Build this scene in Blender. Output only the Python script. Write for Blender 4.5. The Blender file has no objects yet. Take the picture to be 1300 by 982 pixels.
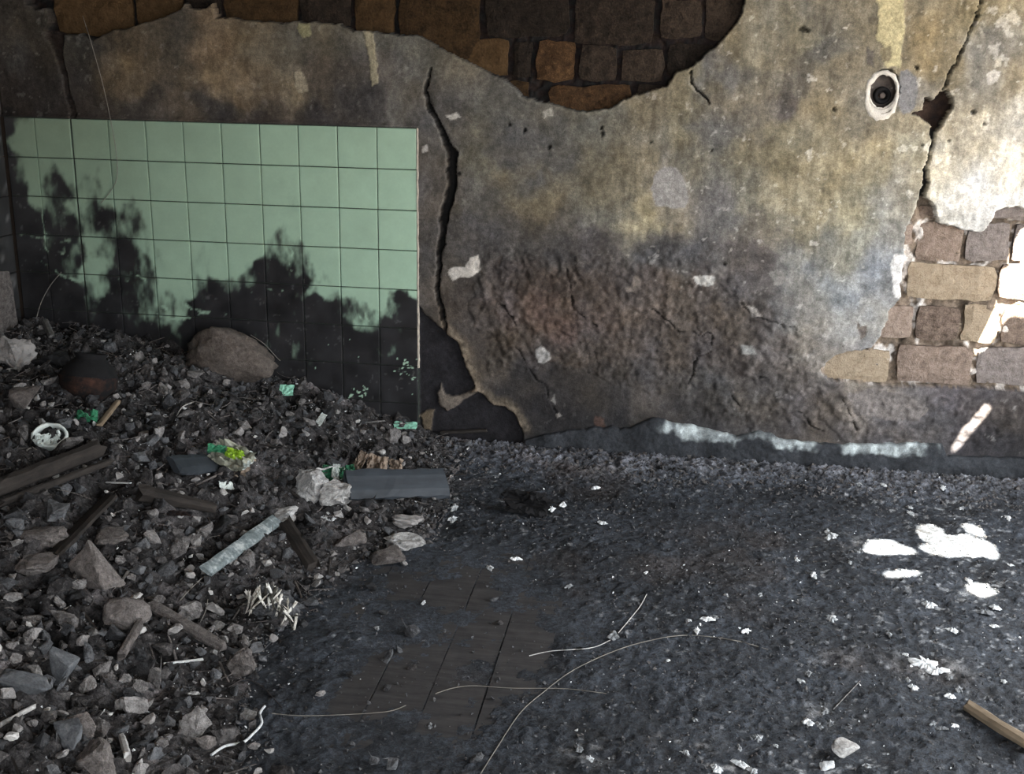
import bpy, bmesh, math, random
import numpy as np
from mathutils import Vector, Matrix

# ------------------------------------------------------------------ camera, sky, sun, exposure
SC = bpy.context.scene
COL = SC.collection
FPX = 1428.66
CAM = np.array([0.98522, -4.15619, 1.46404])
YAW, PIT, ROL = -0.146009, 0.282530, 0.0189008
_f = np.array([math.sin(YAW) * math.cos(PIT), math.cos(YAW) * math.cos(PIT), -math.sin(PIT)])
_r = np.array([math.cos(YAW), -math.sin(YAW), 0.0])
_u = np.cross(_r, _f)
_R = math.cos(ROL) * _r + math.sin(ROL) * _u
_U = -math.sin(ROL) * _r + math.cos(ROL) * _u
cam = bpy.data.objects.new('camera', bpy.data.cameras.new('camera'))
COL.objects.link(cam)
cam.data.sensor_width = 36.0
cam.data.lens = FPX / 1300.0 * 36.0
cam.data.clip_start = 0.05
cam.matrix_world = Matrix((( _R[0], _U[0], -_f[0], CAM[0]), (_R[1], _U[1], -_f[1], CAM[1]),
                           (_R[2], _U[2], -_f[2], CAM[2]), (0, 0, 0, 1)))
SC.camera = cam

world = bpy.data.worlds.new('sky'); SC.world = world
world.use_nodes = True
bg = world.node_tree.nodes['Background']
bg.inputs[0].default_value = (0.94, 0.97, 1.0, 1)
bg.inputs[1].default_value = 13.0

SUN_TO = Vector((0.16, -0.60, 0.78)).normalized()          # direction towards the sun
sun = bpy.data.objects.new('sun', bpy.data.lights.new('sun', 'SUN'))
COL.objects.link(sun)
sun.data.energy = 130.0
sun.data.angle = math.radians(0.25)
sun.data.color = (1.0, 0.92, 0.78)
sun.rotation_euler = SUN_TO.to_track_quat('Z', 'Y').to_euler()

SC.view_settings.view_transform = 'Standard'
SC.view_settings.look = 'None'
SC.view_settings.gamma = 1.0
SC.view_settings.use_curve_mapping = False
SC.view_settings.exposure = 0.0

# room: back wall plane y = 0, left wall x = XL, right wall x = XR, front wall y = YF, roof z = ZR
XL, XR, YF, ZR = -1.65, 3.0, -5.2, 2.6
WIN = (-2.5, -0.6, 0.2, 1.9)        # opening in the right wall: y0, y1, z0, z1
DOOR = (1.2, 2.8, 0.0, 2.2)            # opening in the front wall: x0, x1, z0, z1

def portal(name, loc, rot, sx, sy):
    l = bpy.data.lights.new(name, 'AREA'); l.shape = 'RECTANGLE'; l.size = sx; l.size_y = sy
    l.cycles.is_portal = True
    o = bpy.data.objects.new(name, l); COL.objects.link(o); o.location = loc; o.rotation_euler = rot
portal('window_daylight', (XR + .02, (WIN[0] + WIN[1]) / 2, (WIN[2] + WIN[3]) / 2), (0, math.pi / 2, 0), WIN[3] - WIN[2], WIN[1] - WIN[0])
portal('door_daylight', ((DOOR[0] + DOOR[1]) / 2, YF - .02, (DOOR[2] + DOOR[3]) / 2), (math.pi / 2, 0, 0), DOOR[1] - DOOR[0], DOOR[3] - DOOR[2])

# ------------------------------------------------------------------ helpers
def ray(px, py):
    return _f + _R * ((px - 650.0) / FPX) - _U * ((py - 491.0) / FPX)
def W(px, py, y=0.0):                     # pixel -> (x, z) on the back wall plane
    d = ray(px, py); t = (y - CAM[1]) / d[1]; p = CAM + t * d
    return (p[0], p[2])
def F(px, py, z=0.0):                     # pixel -> (x, y) on the floor
    d = ray(px, py); t = (z - CAM[2]) / d[2]; p = CAM + t * d
    return (p[0], p[1])
def WP(pts): return np.array([W(*p) for p in pts])
def FP(pts): return np.array([F(*p) for p in pts])
def scale_at(p):                          # pixels per metre at a point
    return FPX / float(np.dot(np.asarray(p) - CAM, _f))

def lin(c):
    c = np.asarray(c, float) / 255.0
    return np.where(c <= 0.04045, c / 12.92, ((c + 0.055) / 1.055) ** 2.4)

_tabs = {}
def vn(x, y, seed=0):
    if seed not in _tabs: _tabs[seed] = np.random.default_rng(seed + 11).random((256, 256))
    T = _tabs[seed]
    xf = np.floor(x); yf = np.floor(y); fx = x - xf; fy = y - yf
    xi = xf.astype(np.int64) & 255; yi = yf.astype(np.int64) & 255
    x1 = (xi + 1) & 255; y1 = (yi + 1) & 255
    fx = fx * fx * (3 - 2 * fx); fy = fy * fy * (3 - 2 * fy)
    return (T[xi, yi] * (1 - fx) + T[x1, yi] * fx) * (1 - fy) + (T[xi, y1] * (1 - fx) + T[x1, y1] * fx) * fy
def fbm(x, y, freq, octv=4, seed=0, gain=0.5):      # roughly -1 .. 1
    x = np.asarray(x, float); y = np.asarray(y, float)
    s = 0; a = 1.0; n = 0
    for k in range(octv):
        s = s + a * (vn(x * freq + 17.3 * k, y * freq + 5.1 * k, seed + k) * 2 - 1); n += a
        a *= gain; freq *= 2.03
    return s / n * 1.5
def sstep(a, b, x):
    t = np.clip((x - a) / (b - a), 0, 1); return t * t * (3 - 2 * t)
def polydist(x, y, poly):                            # signed distance, positive inside
    poly = np.asarray(poly); n = len(poly)
    d = np.full(x.shape, 1e9); ins = np.zeros(x.shape, bool)
    for i in range(n):
        ax, ay = poly[i]; bx, by = poly[(i + 1) % n]
        dx, dy = bx - ax, by - ay
        L = dx * dx + dy * dy + 1e-12
        t = np.clip(((x - ax) * dx + (y - ay) * dy) / L, 0, 1)
        d = np.minimum(d, np.hypot(x - ax - t * dx, y - ay - t * dy))
        c = ((ay > y) != (by > y)) & (x < (bx - ax) * (y - ay) / (by - ay + 1e-12) + ax)
        ins ^= c
    return np.where(ins, d, -d)
def linedist(x, y, pts, wid=None):                   # distance minus interpolated half width (positive inside)
    pts = np.asarray(pts); best = np.full(x.shape, -1e9)
    for i in range(len(pts) - 1):
        ax, ay = pts[i]; bx, by = pts[i + 1]
        dx, dy = bx - ax, by - ay
        L = dx * dx + dy * dy + 1e-12
        t = np.clip(((x - ax) * dx + (y - ay) * dy) / L, 0, 1)
        w = 0 if wid is None else wid[i] * (1 - t) + wid[i + 1] * t
        best = np.maximum(best, w - np.hypot(x - ax - t * dx, y - ay - t * dy))
    return best
def idw(x, y, pts, vals, p=3.5, eps=1e-4):
    pts = np.asarray(pts, float); vals = np.asarray(vals, float)
    if vals.ndim == 1: vals = vals[:, None]
    num = np.zeros(x.shape + (vals.shape[1],)); den = np.zeros(x.shape)
    for q, v in zip(pts, vals):
        w = 1.0 / (((x - q[0]) ** 2 + (y - q[1]) ** 2) + eps) ** (p / 2)
        num += w[..., None] * v; den += w
    return num / den[..., None]

def link(name, me, mat=None, parent=None):
    o = bpy.data.objects.new(name, me); COL.objects.link(o)
    if mat is not None and not me.materials: me.materials.append(mat)
    if parent is not None: o.parent = parent
    return o
def tag(o, label, cat, group=None, kind=None):
    o['label'] = label; o['category'] = cat
    if group: o['group'] = group
    if kind: o['kind'] = kind
    return o
def struct(o, label, cat):
    o['kind'] = 'structure'; o['label'] = label; o['category'] = cat
    return o
def empty(name, loc=(0, 0, 0), rot=(0, 0, 0)):
    o = bpy.data.objects.new(name, None); COL.objects.link(o); o.location = loc; o.rotation_euler = rot
    o.empty_display_size = 0.05
    return o
def mesh_arr(name, V, Fc, smooth=False, col=None):
    V = np.asarray(V, np.float32).reshape(-1, 3); Fc = np.asarray(Fc, np.int32)
    me = bpy.data.meshes.new(name); k = Fc.shape[1]
    me.vertices.add(len(V)); me.vertices.foreach_set('co', V.ravel())
    me.loops.add(Fc.size); me.loops.foreach_set('vertex_index', Fc.ravel())
    me.polygons.add(len(Fc))
    me.polygons.foreach_set('loop_start', np.arange(0, Fc.size, k, dtype=np.int32))
    me.polygons.foreach_set('use_smooth', np.full(len(Fc), smooth))
    me.update(calc_edges=True)
    if col is not None:
        a = me.color_attributes.new('Col', 'FLOAT_COLOR', 'POINT')
        c = np.ones((len(V), 4), np.float32); c[:, :3] = np.asarray(col).reshape(-1, 3)
        a.data.foreach_set('color', c.ravel())
    return me
def grid_faces(nx, ny):                              # vertices indexed i * ny + j
    i, j = np.meshgrid(np.arange(nx - 1), np.arange(ny - 1), indexing='ij')
    a = (i * ny + j).ravel()
    return np.stack([a, a + ny, a + ny + 1, a + 1], 1)
def bm_mesh(name, bm, smooth=False):
    me = bpy.data.meshes.new(name); bm.to_mesh(me); bm.free()
    if smooth: me.polygons.foreach_set('use_smooth', np.ones(len(me.polygons), bool))
    return me
def box_bm(bm, x0, x1, y0, y1, z0, z1):
    v = [bm.verts.new(p) for p in ((x0, y0, z0), (x1, y0, z0), (x1, y1, z0), (x0, y1, z0),
                                   (x0, y0, z1), (x1, y0, z1), (x1, y1, z1), (x0, y1, z1))]
    for f in ((0, 3, 2, 1), (4, 5, 6, 7), (0, 1, 5, 4), (1, 2, 6, 5), (2, 3, 7, 6), (3, 0, 4, 7)):
        bm.faces.new([v[k] for k in f])

# ------------------------------------------------------------------ materials
def nodes_of(name):
    m = bpy.data.materials.new(name); m.use_nodes = True
    nt = m.node_tree; return m, nt, nt.nodes['Principled BSDF']
def N(nt, t, **kw):
    n = nt.nodes.new(t)
    for k, v in kw.items():
        if k in n.inputs.keys(): n.inputs[k].default_value = v
        else: setattr(n, k, v)
    return n
def noise(nt, vec, scale, detail=6, rough=0.6):
    n = N(nt, 'ShaderNodeTexNoise', Scale=scale, Detail=detail, Roughness=rough)
    nt.links.new(vec, n.inputs['Vector']); return n.outputs['Fac']
def ramp(nt, fac, stops):
    r = nt.nodes.new('ShaderNodeValToRGB'); e = r.color_ramp.elements
    while len(e) < len(stops): e.new(0.5)
    for k, (p, c) in enumerate(stops):
        e[k].position = p; e[k].color = (*c, 1)
    nt.links.new(fac, r.inputs[0]); return r.outputs[0]
def mixc(nt, fac, a, b, mode='MIX'):
    n = nt.nodes.new('ShaderNodeMix'); n.data_type = 'RGBA'; n.blend_type = mode
    for sock, v in ((n.inputs[0], fac), (n.inputs[6], a), (n.inputs[7], b)):
        if isinstance(v, (int, float)): sock.default_value = v
        elif isinstance(v, tuple): sock.default_value = (*v, 1)
        else: nt.links.new(v, sock)
    return n.outputs[2]
def maths(nt, op, a, b=0.0):
    n = nt.nodes.new('ShaderNodeMath'); n.operation = op
    for s, v in ((n.inputs[0], a), (n.inputs[1], b)):
        if isinstance(v, (int, float)): s.default_value = v
        else: nt.links.new(v, s)
    return n.outputs[0]
def bump(nt, bsdf, h, dist, strength=1.0):
    b = N(nt, 'ShaderNodeBump', Strength=strength, Distance=dist)
    nt.links.new(h, b.inputs['Height']); nt.links.new(b.outputs[0], bsdf.inputs['Normal'])
def mat_vcol(name, s1, s2, var, bdist, rough=0.92, spec=0.2):
    m, nt, b = nodes_of(name)
    geo = N(nt, 'ShaderNodeNewGeometry').outputs['Position']
    at = N(nt, 'ShaderNodeAttribute', attribute_name='Col').outputs['Color']
    n1 = noise(nt, geo, s1, 8, 0.7); n2 = noise(nt, geo, s2, 5, 0.65)
    f = maths(nt, 'ADD', maths(nt, 'MULTIPLY', n1, 0.6), maths(nt, 'MULTIPLY', n2, 0.4))
    g = ramp(nt, f, [(0.36, (1 - var,) * 3), (0.5, (1.0,) * 3), (0.66, (1 + var * 1.5,) * 3)])
    c = mixc(nt, 1.0, at, g, 'MULTIPLY')
    nt.links.new(c, b.inputs['Base Color'])
    b.inputs['Roughness'].default_value = rough; b.inputs['Specular IOR Level'].default_value = spec
    bump(nt, b, f, bdist)
    return m
def mat_rock(name, dark, mid, light, s=30.0, bdist=0.006, rnd=0.5, rough=0.95, spec=0.2, dust=None):
    m, nt, b = nodes_of(name)
    tc = N(nt, 'ShaderNodeNewGeometry').outputs['Position']
    oi = N(nt, 'ShaderNodeObjectInfo').outputs['Random']
    n1 = noise(nt, tc, s, 8, 0.7)
    n2 = noise(nt, tc, s * 5, 4, 0.6)
    f = maths(nt, 'ADD', maths(nt, 'MULTIPLY', n1, 0.65), maths(nt, 'MULTIPLY', n2, 0.35))
    f2 = maths(nt, 'ADD', f, maths(nt, 'MULTIPLY', maths(nt, 'SUBTRACT', oi, 0.5), rnd))
    c = ramp(nt, f2, [(0.30, dark), (0.5, mid), (0.70, light)])
    if dust:
        d = ramp(nt, noise(nt, tc, s * 0.8, 6, 0.75), [(dust[1], (0, 0, 0)), (dust[1] + 0.1, (1, 1, 1))])
        c = mixc(nt, d, c, dust[0])
    nt.links.new(c, b.inputs['Base Color'])
    b.inputs['Roughness'].default_value = rough; b.inputs['Specular IOR Level'].default_value = spec
    bump(nt, b, f, bdist)
    return m
def mat_plain(name, c, rough=0.8, var=0.15, s=60, metal=0.0, spec=0.3, bdist=0.001):
    m, nt, b = nodes_of(name)
    tc = N(nt, 'ShaderNodeNewGeometry').outputs['Position']
    n1 = noise(nt, tc, s, 6, 0.65)
    g = ramp(nt, n1, [(0.25, tuple(v * (1 - var) for v in c)), (0.75, tuple(min(1, v * (1 + var)) for v in c))])
    nt.links.new(g, b.inputs['Base Color'])
    b.inputs['Roughness'].default_value = rough; b.inputs['Metallic'].default_value = metal
    b.inputs['Specular IOR Level'].default_value = spec
    bump(nt, b, n1, bdist)
    return m
def mat_wood(name, dark, light, s=18.0, bdist=0.003, rough=0.85):
    m, nt, b = nodes_of(name)
    tc = N(nt, 'ShaderNodeTexCoord').outputs['Object']
    mp = N(nt, 'ShaderNodeMapping'); mp.inputs['Scale'].default_value = (0.12, 1, 1)
    nt.links.new(tc, mp.inputs['Vector'])
    n1 = noise(nt, mp.outputs[0], s * 4, 8, 0.7); n2 = noise(nt, tc, s, 6, 0.7)
    f = maths(nt, 'ADD', maths(nt, 'MULTIPLY', n1, 0.6), maths(nt, 'MULTIPLY', n2, 0.4))
    c = ramp(nt, f, [(0.3, dark), (0.7, light)])
    nt.links.new(c, b.inputs['Base Color'])
    b.inputs['Roughness'].default_value = rough; b.inputs['Specular IOR Level'].default_value = 0.25
    bump(nt, b, f, bdist)
    return m

M = {}
M['plaster'] = mat_vcol('sooty_plaster', 60, 220, 0.40, 0.005)
M['tile'] = mat_vcol('green_glazed_tile', 14, 120, 0.04, 0.0006, rough=0.35, spec=0.45)
M['ash'] = mat_vcol('black_ash', 85, 240, 0.85, 0.008, rough=0.8, spec=0.35)
M['heap'] = mat_vcol('charred_debris', 80, 260, 0.85, 0.012, rough=0.95)
M['masonry'] = mat_plain('dark_masonry', (0.06, 0.045, 0.035), 0.95)
M['limewash'] = mat_plain('limewashed_wall', (0.45, 0.42, 0.36), 0.95, 0.25, 5)
M['dirt'] = mat_plain('dry_dirt', (0.14, 0.11, 0.085), 0.95, 0.25, 3)
M['roof'] = mat_plain('rusty_roof_sheet', (0.12, 0.08, 0.06), 0.8, 0.3, 8)
M['plank'] = mat_wood('charred_floor_plank', (0.020, 0.020, 0.022), (0.072, 0.070, 0.071), 14, 0.002, 0.8)
M['brick_ochre'] = mat_rock('ochre_mud_brick', (0.020, 0.012, 0.006), (0.060, 0.036, 0.016), (0.10, 0.062, 0.030), 26, 0.012, 0.25)
M['brick_soot'] = mat_rock('sooted_mud_brick', (0.006, 0.005, 0.004), (0.024, 0.018, 0.014), (0.062, 0.046, 0.034), 30, 0.014, 0.25)
M['brick_orange'] = mat_rock('orange_mud_brick', (0.015, 0.009, 0.006), (0.075, 0.042, 0.020), (0.18, 0.105, 0.05), 44, 0.016, 0.1)
M['brick_grey'] = mat_rock('grey_brown_brick', (0.07, 0.052, 0.042), (0.215, 0.165, 0.135), (0.36, 0.29, 0.245), 40, 0.016, 0.2)
M['brick_beige'] = mat_rock('beige_brick', (0.16, 0.12, 0.085), (0.31, 0.25, 0.18), (0.42, 0.35, 0.265), 40, 0.012, 0.05)
M['brick_slate'] = mat_rock('slate_grey_brick', (0.065, 0.055, 0.053), (0.195, 0.17, 0.16), (0.33, 0.295, 0.28), 44, 0.016, 0.1)
M['rubble'] = mat_rock('grey_brown_rubble', (0.026, 0.025, 0.026), (0.122, 0.116, 0.115), (0.36, 0.35, 0.345), 60, 0.010, 0.42)
M['charcoal'] = mat_rock('charcoal', (0.010, 0.010, 0.011), (0.046, 0.048, 0.053), (0.16, 0.168, 0.18), 60, 0.010, 0.32, 0.7, 0.4)
M['pale'] = mat_rock('pale_ash_fragment', (0.12, 0.118, 0.115), (0.34, 0.335, 0.33), (0.65, 0.65, 0.64), 45, 0.006, 0.4)
M['stone'] = mat_rock('dusty_mortar_stone', (0.038, 0.034, 0.033), (0.160, 0.146, 0.140), (0.33, 0.305, 0.295), 60, 0.012, 0.12)
M['bluestone'] = mat_rock('smooth_blue_grey_stone', (0.045, 0.047, 0.052), (0.105, 0.113, 0.125), (0.19, 0.20, 0.21), 40, 0.005, 0.1)
M['mud'] = mat_rock('brown_mud_clod', (0.05, 0.042, 0.038), (0.135, 0.115, 0.102), (0.24, 0.205, 0.18), 60, 0.012, 0.1)
M['white_ash'] = mat_rock('white_ash', (0.05, 0.05, 0.05), (0.48, 0.48, 0.48), (0.86, 0.87, 0.87), 60, 0.012, 0.1)
M['spike'] = mat_rock('yellow_white_ash', (0.05, 0.048, 0.042), (0.36, 0.345, 0.30), (0.85, 0.84, 0.79), 60, 0.010, 0.7)
M['white'] = mat_rock('white_flake', (0.16, 0.17, 0.18), (0.52, 0.55, 0.57), (0.80, 0.83, 0.85), 110, 0.002, 0.45)
M['char_wood'] = mat_wood('charred_timber', (0.010, 0.009, 0.009), (0.05, 0.043, 0.038), 16, 0.006)
M['slate_board'] = mat_wood('blackened_board', (0.018, 0.022, 0.027), (0.046, 0.055, 0.066), 10, 0.0015, 0.6)
M['grey_slat'] = mat_rock('flaking_grey_paint', (0.05, 0.06, 0.06), (0.17, 0.205, 0.215), (0.62, 0.66, 0.66), 20, 0.002, 0.05, 0.7)
M['raw_wood'] = mat_wood('weathered_wood', (0.11, 0.085, 0.06), (0.34, 0.27, 0.19), 20, 0.003)
M['wire'] = mat_plain('dull_wire', (0.20, 0.19, 0.17), 0.6, 0.3, 40, 0.1)
M['darkwire'] = mat_plain('dark_wire', (0.035, 0.03, 0.03), 0.6, 0.3, 40)
M['green'] = mat_plain('green_plastic', (0.035, 0.17, 0.09), 0.4, 0.7, 45)
M['lime'] = mat_plain('lime_green_print', (0.30, 0.50, 0.04), 0.45, 0.3, 60)
M['teal'] = mat_plain('pale_green_glaze', (0.24, 0.52, 0.40), 0.4, 0.3, 60)
M['tin'] = mat_plain('white_enamel', (0.62, 0.68, 0.66), 0.5, 0.3, 40)
M['paper'] = mat_plain('scorched_packaging', (0.32, 0.33, 0.27), 0.6, 0.6, 30)
M['cream'] = mat_plain('singed_cream_card', (0.27, 0.215, 0.17), 0.8, 0.6, 30)
M['clay'] = mat_rock('red_brown_clay', (0.012, 0.009, 0.008), (0.035, 0.019, 0.015), (0.11, 0.05, 0.035), 14, 0.002, 0.1, dust=((0.010, 0.010, 0.011), 0.46))
M['black'] = mat_plain('soot_black', (0.008, 0.008, 0.009), 0.9, 0.4, 50)
M['filler'] = mat_rock('white_gypsum_filler', (0.40, 0.38, 0.34), (0.62, 0.60, 0.55), (0.8, 0.78, 0.74), 50, 0.004, 0.0)
M['conduit'] = mat_plain('scorched_conduit', (0.13, 0.11, 0.10), 0.8, 0.5, 40)

# ------------------------------------------------------------------ the room shell
def slab(name, boxes, mat, label, cat, parent=None):
    bm = bmesh.new()
    for b in boxes: box_bm(bm, *b)
    o = link(name, bm_mesh(name, bm), mat, parent)
    return struct(o, label, cat) if parent is None else o

floor = slab('floor', [(XL - .2, XR + .2, YF - .2, .3, -0.25, -0.03)], M['masonry'], 'burnt floor of narrow blackened planks under ash', 'floor')
wall_back = slab('wall_back', [(XL - .2, XR + .2, .075, .3, -.03, ZR)], M['masonry'], 'fire damaged mud brick wall with broken plaster and green tiles', 'wall')
wall_left = slab('wall_left', [(XL - .2, XL - .02, YF - .2, .075, -.03, ZR)], M['masonry'], 'sooty side wall meeting the tiled corner', 'wall')
y0, y1, z0, z1 = WIN
wall_right = slab('wall_right', [(XR, XR + .2, YF, y0, -.03, ZR), (XR, XR + .2, y1, .075, -.03, ZR), (XR, XR + .2, y0, y1, -.03, z0), (XR, XR + .2, y0, y1, z1, ZR)],
                  M['limewash'], 'side wall with a large unglazed opening', 'wall')
x0, x1, z0, z1 = DOOR
wall_front = slab('wall_front', [(XL - .02, x0, YF - .2, YF, -.03, ZR), (x1, XR + .2, YF - .2, YF, -.03, ZR), (x0, x1, YF - .2, YF, z1, ZR)],
                  M['limewash'], 'wall with an open doorway opposite the tiles', 'wall')
ground = slab('ground', [(XR + .2, XR + 12, -12, 8, -.3, -.1), (-8, XR + .2, -14, YF - .2, -.3, -.1)], M['dirt'], 'bare dry ground outside the openings', 'ground')

# roof sheet with burnt-through holes where the sun comes in
SUNF = [[(1165, 670), (1175, 664), (1195, 668), (1205, 678), (1235, 677), (1262, 690), (1268, 708), (1240, 706), (1195, 704), (1170, 695), (1172, 690), (1182, 688), (1170, 682)],
        [(1222, 665), (1240, 665), (1252, 680), (1240, 681), (1228, 674)],
        [(1098, 692), (1110, 683), (1140, 687), (1162, 698), (1150, 702), (1105, 701)],
        [(1122, 728), (1140, 722), (1170, 724), (1160, 730), (1135, 732)],
        [(1228, 741), (1250, 738), (1268, 749), (1252, 756), (1237, 751)]]
SUNW = [[(1286, 316), (1283, 335), (1272, 345), (1270, 378), (1262, 395), (1241, 438), (1251, 442), (1262, 428), (1278, 405), (1300, 402), (1340, 398), (1340, 287), (1300, 290)],
        [(1246, 520), (1252, 526), (1225, 560), (1210, 578), (1203, 576), (1215, 555), (1232, 535)]]
def round_off(pl, seed, n=5, jit=.8):        # smooth closed outline with a slightly ragged edge
    P = np.array(pl, float); r = np.random.default_rng(seed); out = []
    for i in range(len(P)):
        a, b, c, d = P[i - 1], P[i], P[(i + 1) % len(P)], P[(i + 2) % len(P)]
        for t in np.arange(n) / n:
            out.append(.5 * (2 * b + (c - a) * t + (2 * a - 5 * b + 4 * c - d) * t ** 2 + (3 * b - a - 3 * c + d) * t ** 3) + r.normal(0, jit, 2) * .6)
    return [tuple(p) for p in out]
SUNF = [round_off(p, k) for k, p in enumerate(SUNF)]; SUNW = [round_off(p, k + 7) for k, p in enumerate(SUNW)]
def to_roof(p):
    t = (ZR - p[2]) / SUN_TO.z
    return (p[0] + t * SUN_TO.x, p[1] + t * SUN_TO.y)
holes = [[to_roof((*F(*p, .01), .01)) for p in pl] for pl in SUNF]
holes += [[to_roof((W(*p, .025)[0], .025, W(*p, .025)[1])) for p in pl] for pl in SUNW]
cu = bpy.data.curves.new('ceiling', 'CURVE'); cu.dimensions = '2D'; cu.fill_mode = 'BOTH'
for pl in [[(XL - .2, YF - .2), (XR + .2, YF - .2), (XR + .2, .3), (XL - .2, .3)]] + holes:
    sp = cu.splines.new('POLY'); sp.points.add(len(pl) - 1); sp.use_cyclic_u = True
    for k, p in enumerate(pl): sp.points[k].co = (p[0], p[1], 0, 1)
tmp = bpy.data.objects.new('roof_outline', cu); COL.objects.link(tmp)
me = bpy.data.meshes.new_from_object(tmp.evaluated_get(bpy.context.evaluated_depsgraph_get()))
bpy.data.objects.remove(tmp); me.name = 'ceiling'; me.materials.clear()
ceiling = struct(link('ceiling', me, M['roof']), 'rusty sheet roof with small burnt holes', 'roof')
ceiling.location.z = ZR

# ------------------------------------------------------------------ back wall: plaster relief and its stains
def light_level(x, z):                    # relative daylight on the back wall, used to read true colours off the photograph
    return LE(x, z)

HOLE_TOP = WP([(30, -30), (33, 5), (45, 12), (58, 8), (62, 20), (62, 30), (56, 40), (78, 44), (100, 42), (118, 50), (135, 40), (165, 32), (205, 22), (228, 12), (233, 2), (240, 10), (262, 10),
     (270, 2), (275, 22), (290, 22), (340, 28), (375, 27), (430, 30), (445, 38), (500, 42), (530, 45), (550, 55), (575, 68), (600, 82), (640, 100), (665, 122), (690, 130), (745, 143), (775, 137),
     (805, 120), (845, 108), (858, 92), (880, 82), (905, 62), (935, 30), (945, 0), (944, -14), (930, -27), (860, -31), (800, -26), (700, -33), (610, -26), (520, -32), (400, -27), (300, -33), (180, -27), (90, -31)])
HOLE_RIGHT = WP([(1168, 258), (1150, 295), (1150, 320), (1143, 378), (1130, 395), (1118, 430), (1108, 442), (1060, 452), (1042, 470), (1050, 480), (1085, 486), (1130, 490), (1180, 491),
     (1250, 494), (1300, 497), (1345, 497), (1362, 478), (1352, 440), (1364, 400), (1350, 360), (1362, 320), (1348, 280), (1330, 268), (1300, 265), (1290, 262), (1275, 266), (1263, 270), (1262, 278), (1255, 285), (1248, 298), (1235, 295), (1218, 290), (1190, 283), (1186, 262), (1172, 252)])
HOLE_SMALL = WP([(1157, 145), (1172, 140), (1175, 122), (1185, 128), (1194, 116), (1203, 115), (1209, 125), (1207, 140), (1198, 152), (1188, 165), (1182, 158), (1170, 148)])
RECESS = WP([(531, 388), (540, 402), (560, 418), (583, 440), (592, 470), (602, 490), (597, 500), (606, 497), (625, 515), (640, 517), (655, 532), (662, 545), (664, 590), (500, 590), (500, 388)])
WEDGE = WP([(52, 40), (80, 44), (79, 70), (87, 110), (97, 152), (91, 152), (80, 100), (68, 64)])
CRACK_A = (WP([(545, 84), (541, 115), (549, 145), (566, 175), (572, 195), (575, 230), (567, 265), (562, 300), (558, 330), (556, 365), (561, 400), (566, 425)]),
           np.array([.8, 1.8, 2.6, 3, 6.5, 6, 5, 3.5, 3, 2.8, 2.2, 1]) * .003)
CRACK_B = (WP([(1170, 260), (1175, 235), (1178, 212), (1184, 190), (1186, 168), (1190, 155)]), np.array([5, 4, 2.2, 1.6, 3, 6]) * .0026)
CRACK_C = (WP([(1197, 112), (1215, 75), (1222, 60), (1235, 35), (1248, 0), (1255, -20)]), np.array([1, .9, .9, .8, .8, .8]) * .0024)
CRACK_D = (WP([(877, 90), (879, 105), (892, 118), (900, 132)]), np.array([1.2, .6, .6, .8]) * .0025)
CRACKS_LOW = [WP(p) for p in ([(717, 340), (722, 365), (728, 390), (745, 405), (758, 415)], [(828, 392), (845, 408), (860, 420), (885, 424), (895, 420), (905, 430), (903, 445), (885, 452), (880, 470), (868, 492)],
     [(630, 385), (640, 392), (652, 402), (656, 415)], [(935, 355), (932, 372), (948, 395), (962, 402), (985, 408), (1012, 420)], [(655, 440), (668, 462), (690, 490), (705, 520)], [(962, 478), (975, 482)],
     [(930, 500), (940, 515)], [(1070, 505), (1078, 525), (1090, 545)], [(1010, 520), (1030, 540), (1045, 550)])]
PITS = [(1165, 85, 2.4), (1235, 143, 3), (1250, 156, 2), (1170, 185, 1.8), (1018, 38, 4), (1024, 40, 3), (1060, 138, 2.6), (905, 190, 2), (665, 165, 2.5), (583, 220, 2.5), (647, 157, 2.5), (697, 188, 3), (764, 170, 3), (763, 162, 2.5), (920, 335, 2), (1204, 180, 1.6), (1137, 130, 1.5), (827, 180, 2)]

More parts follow.
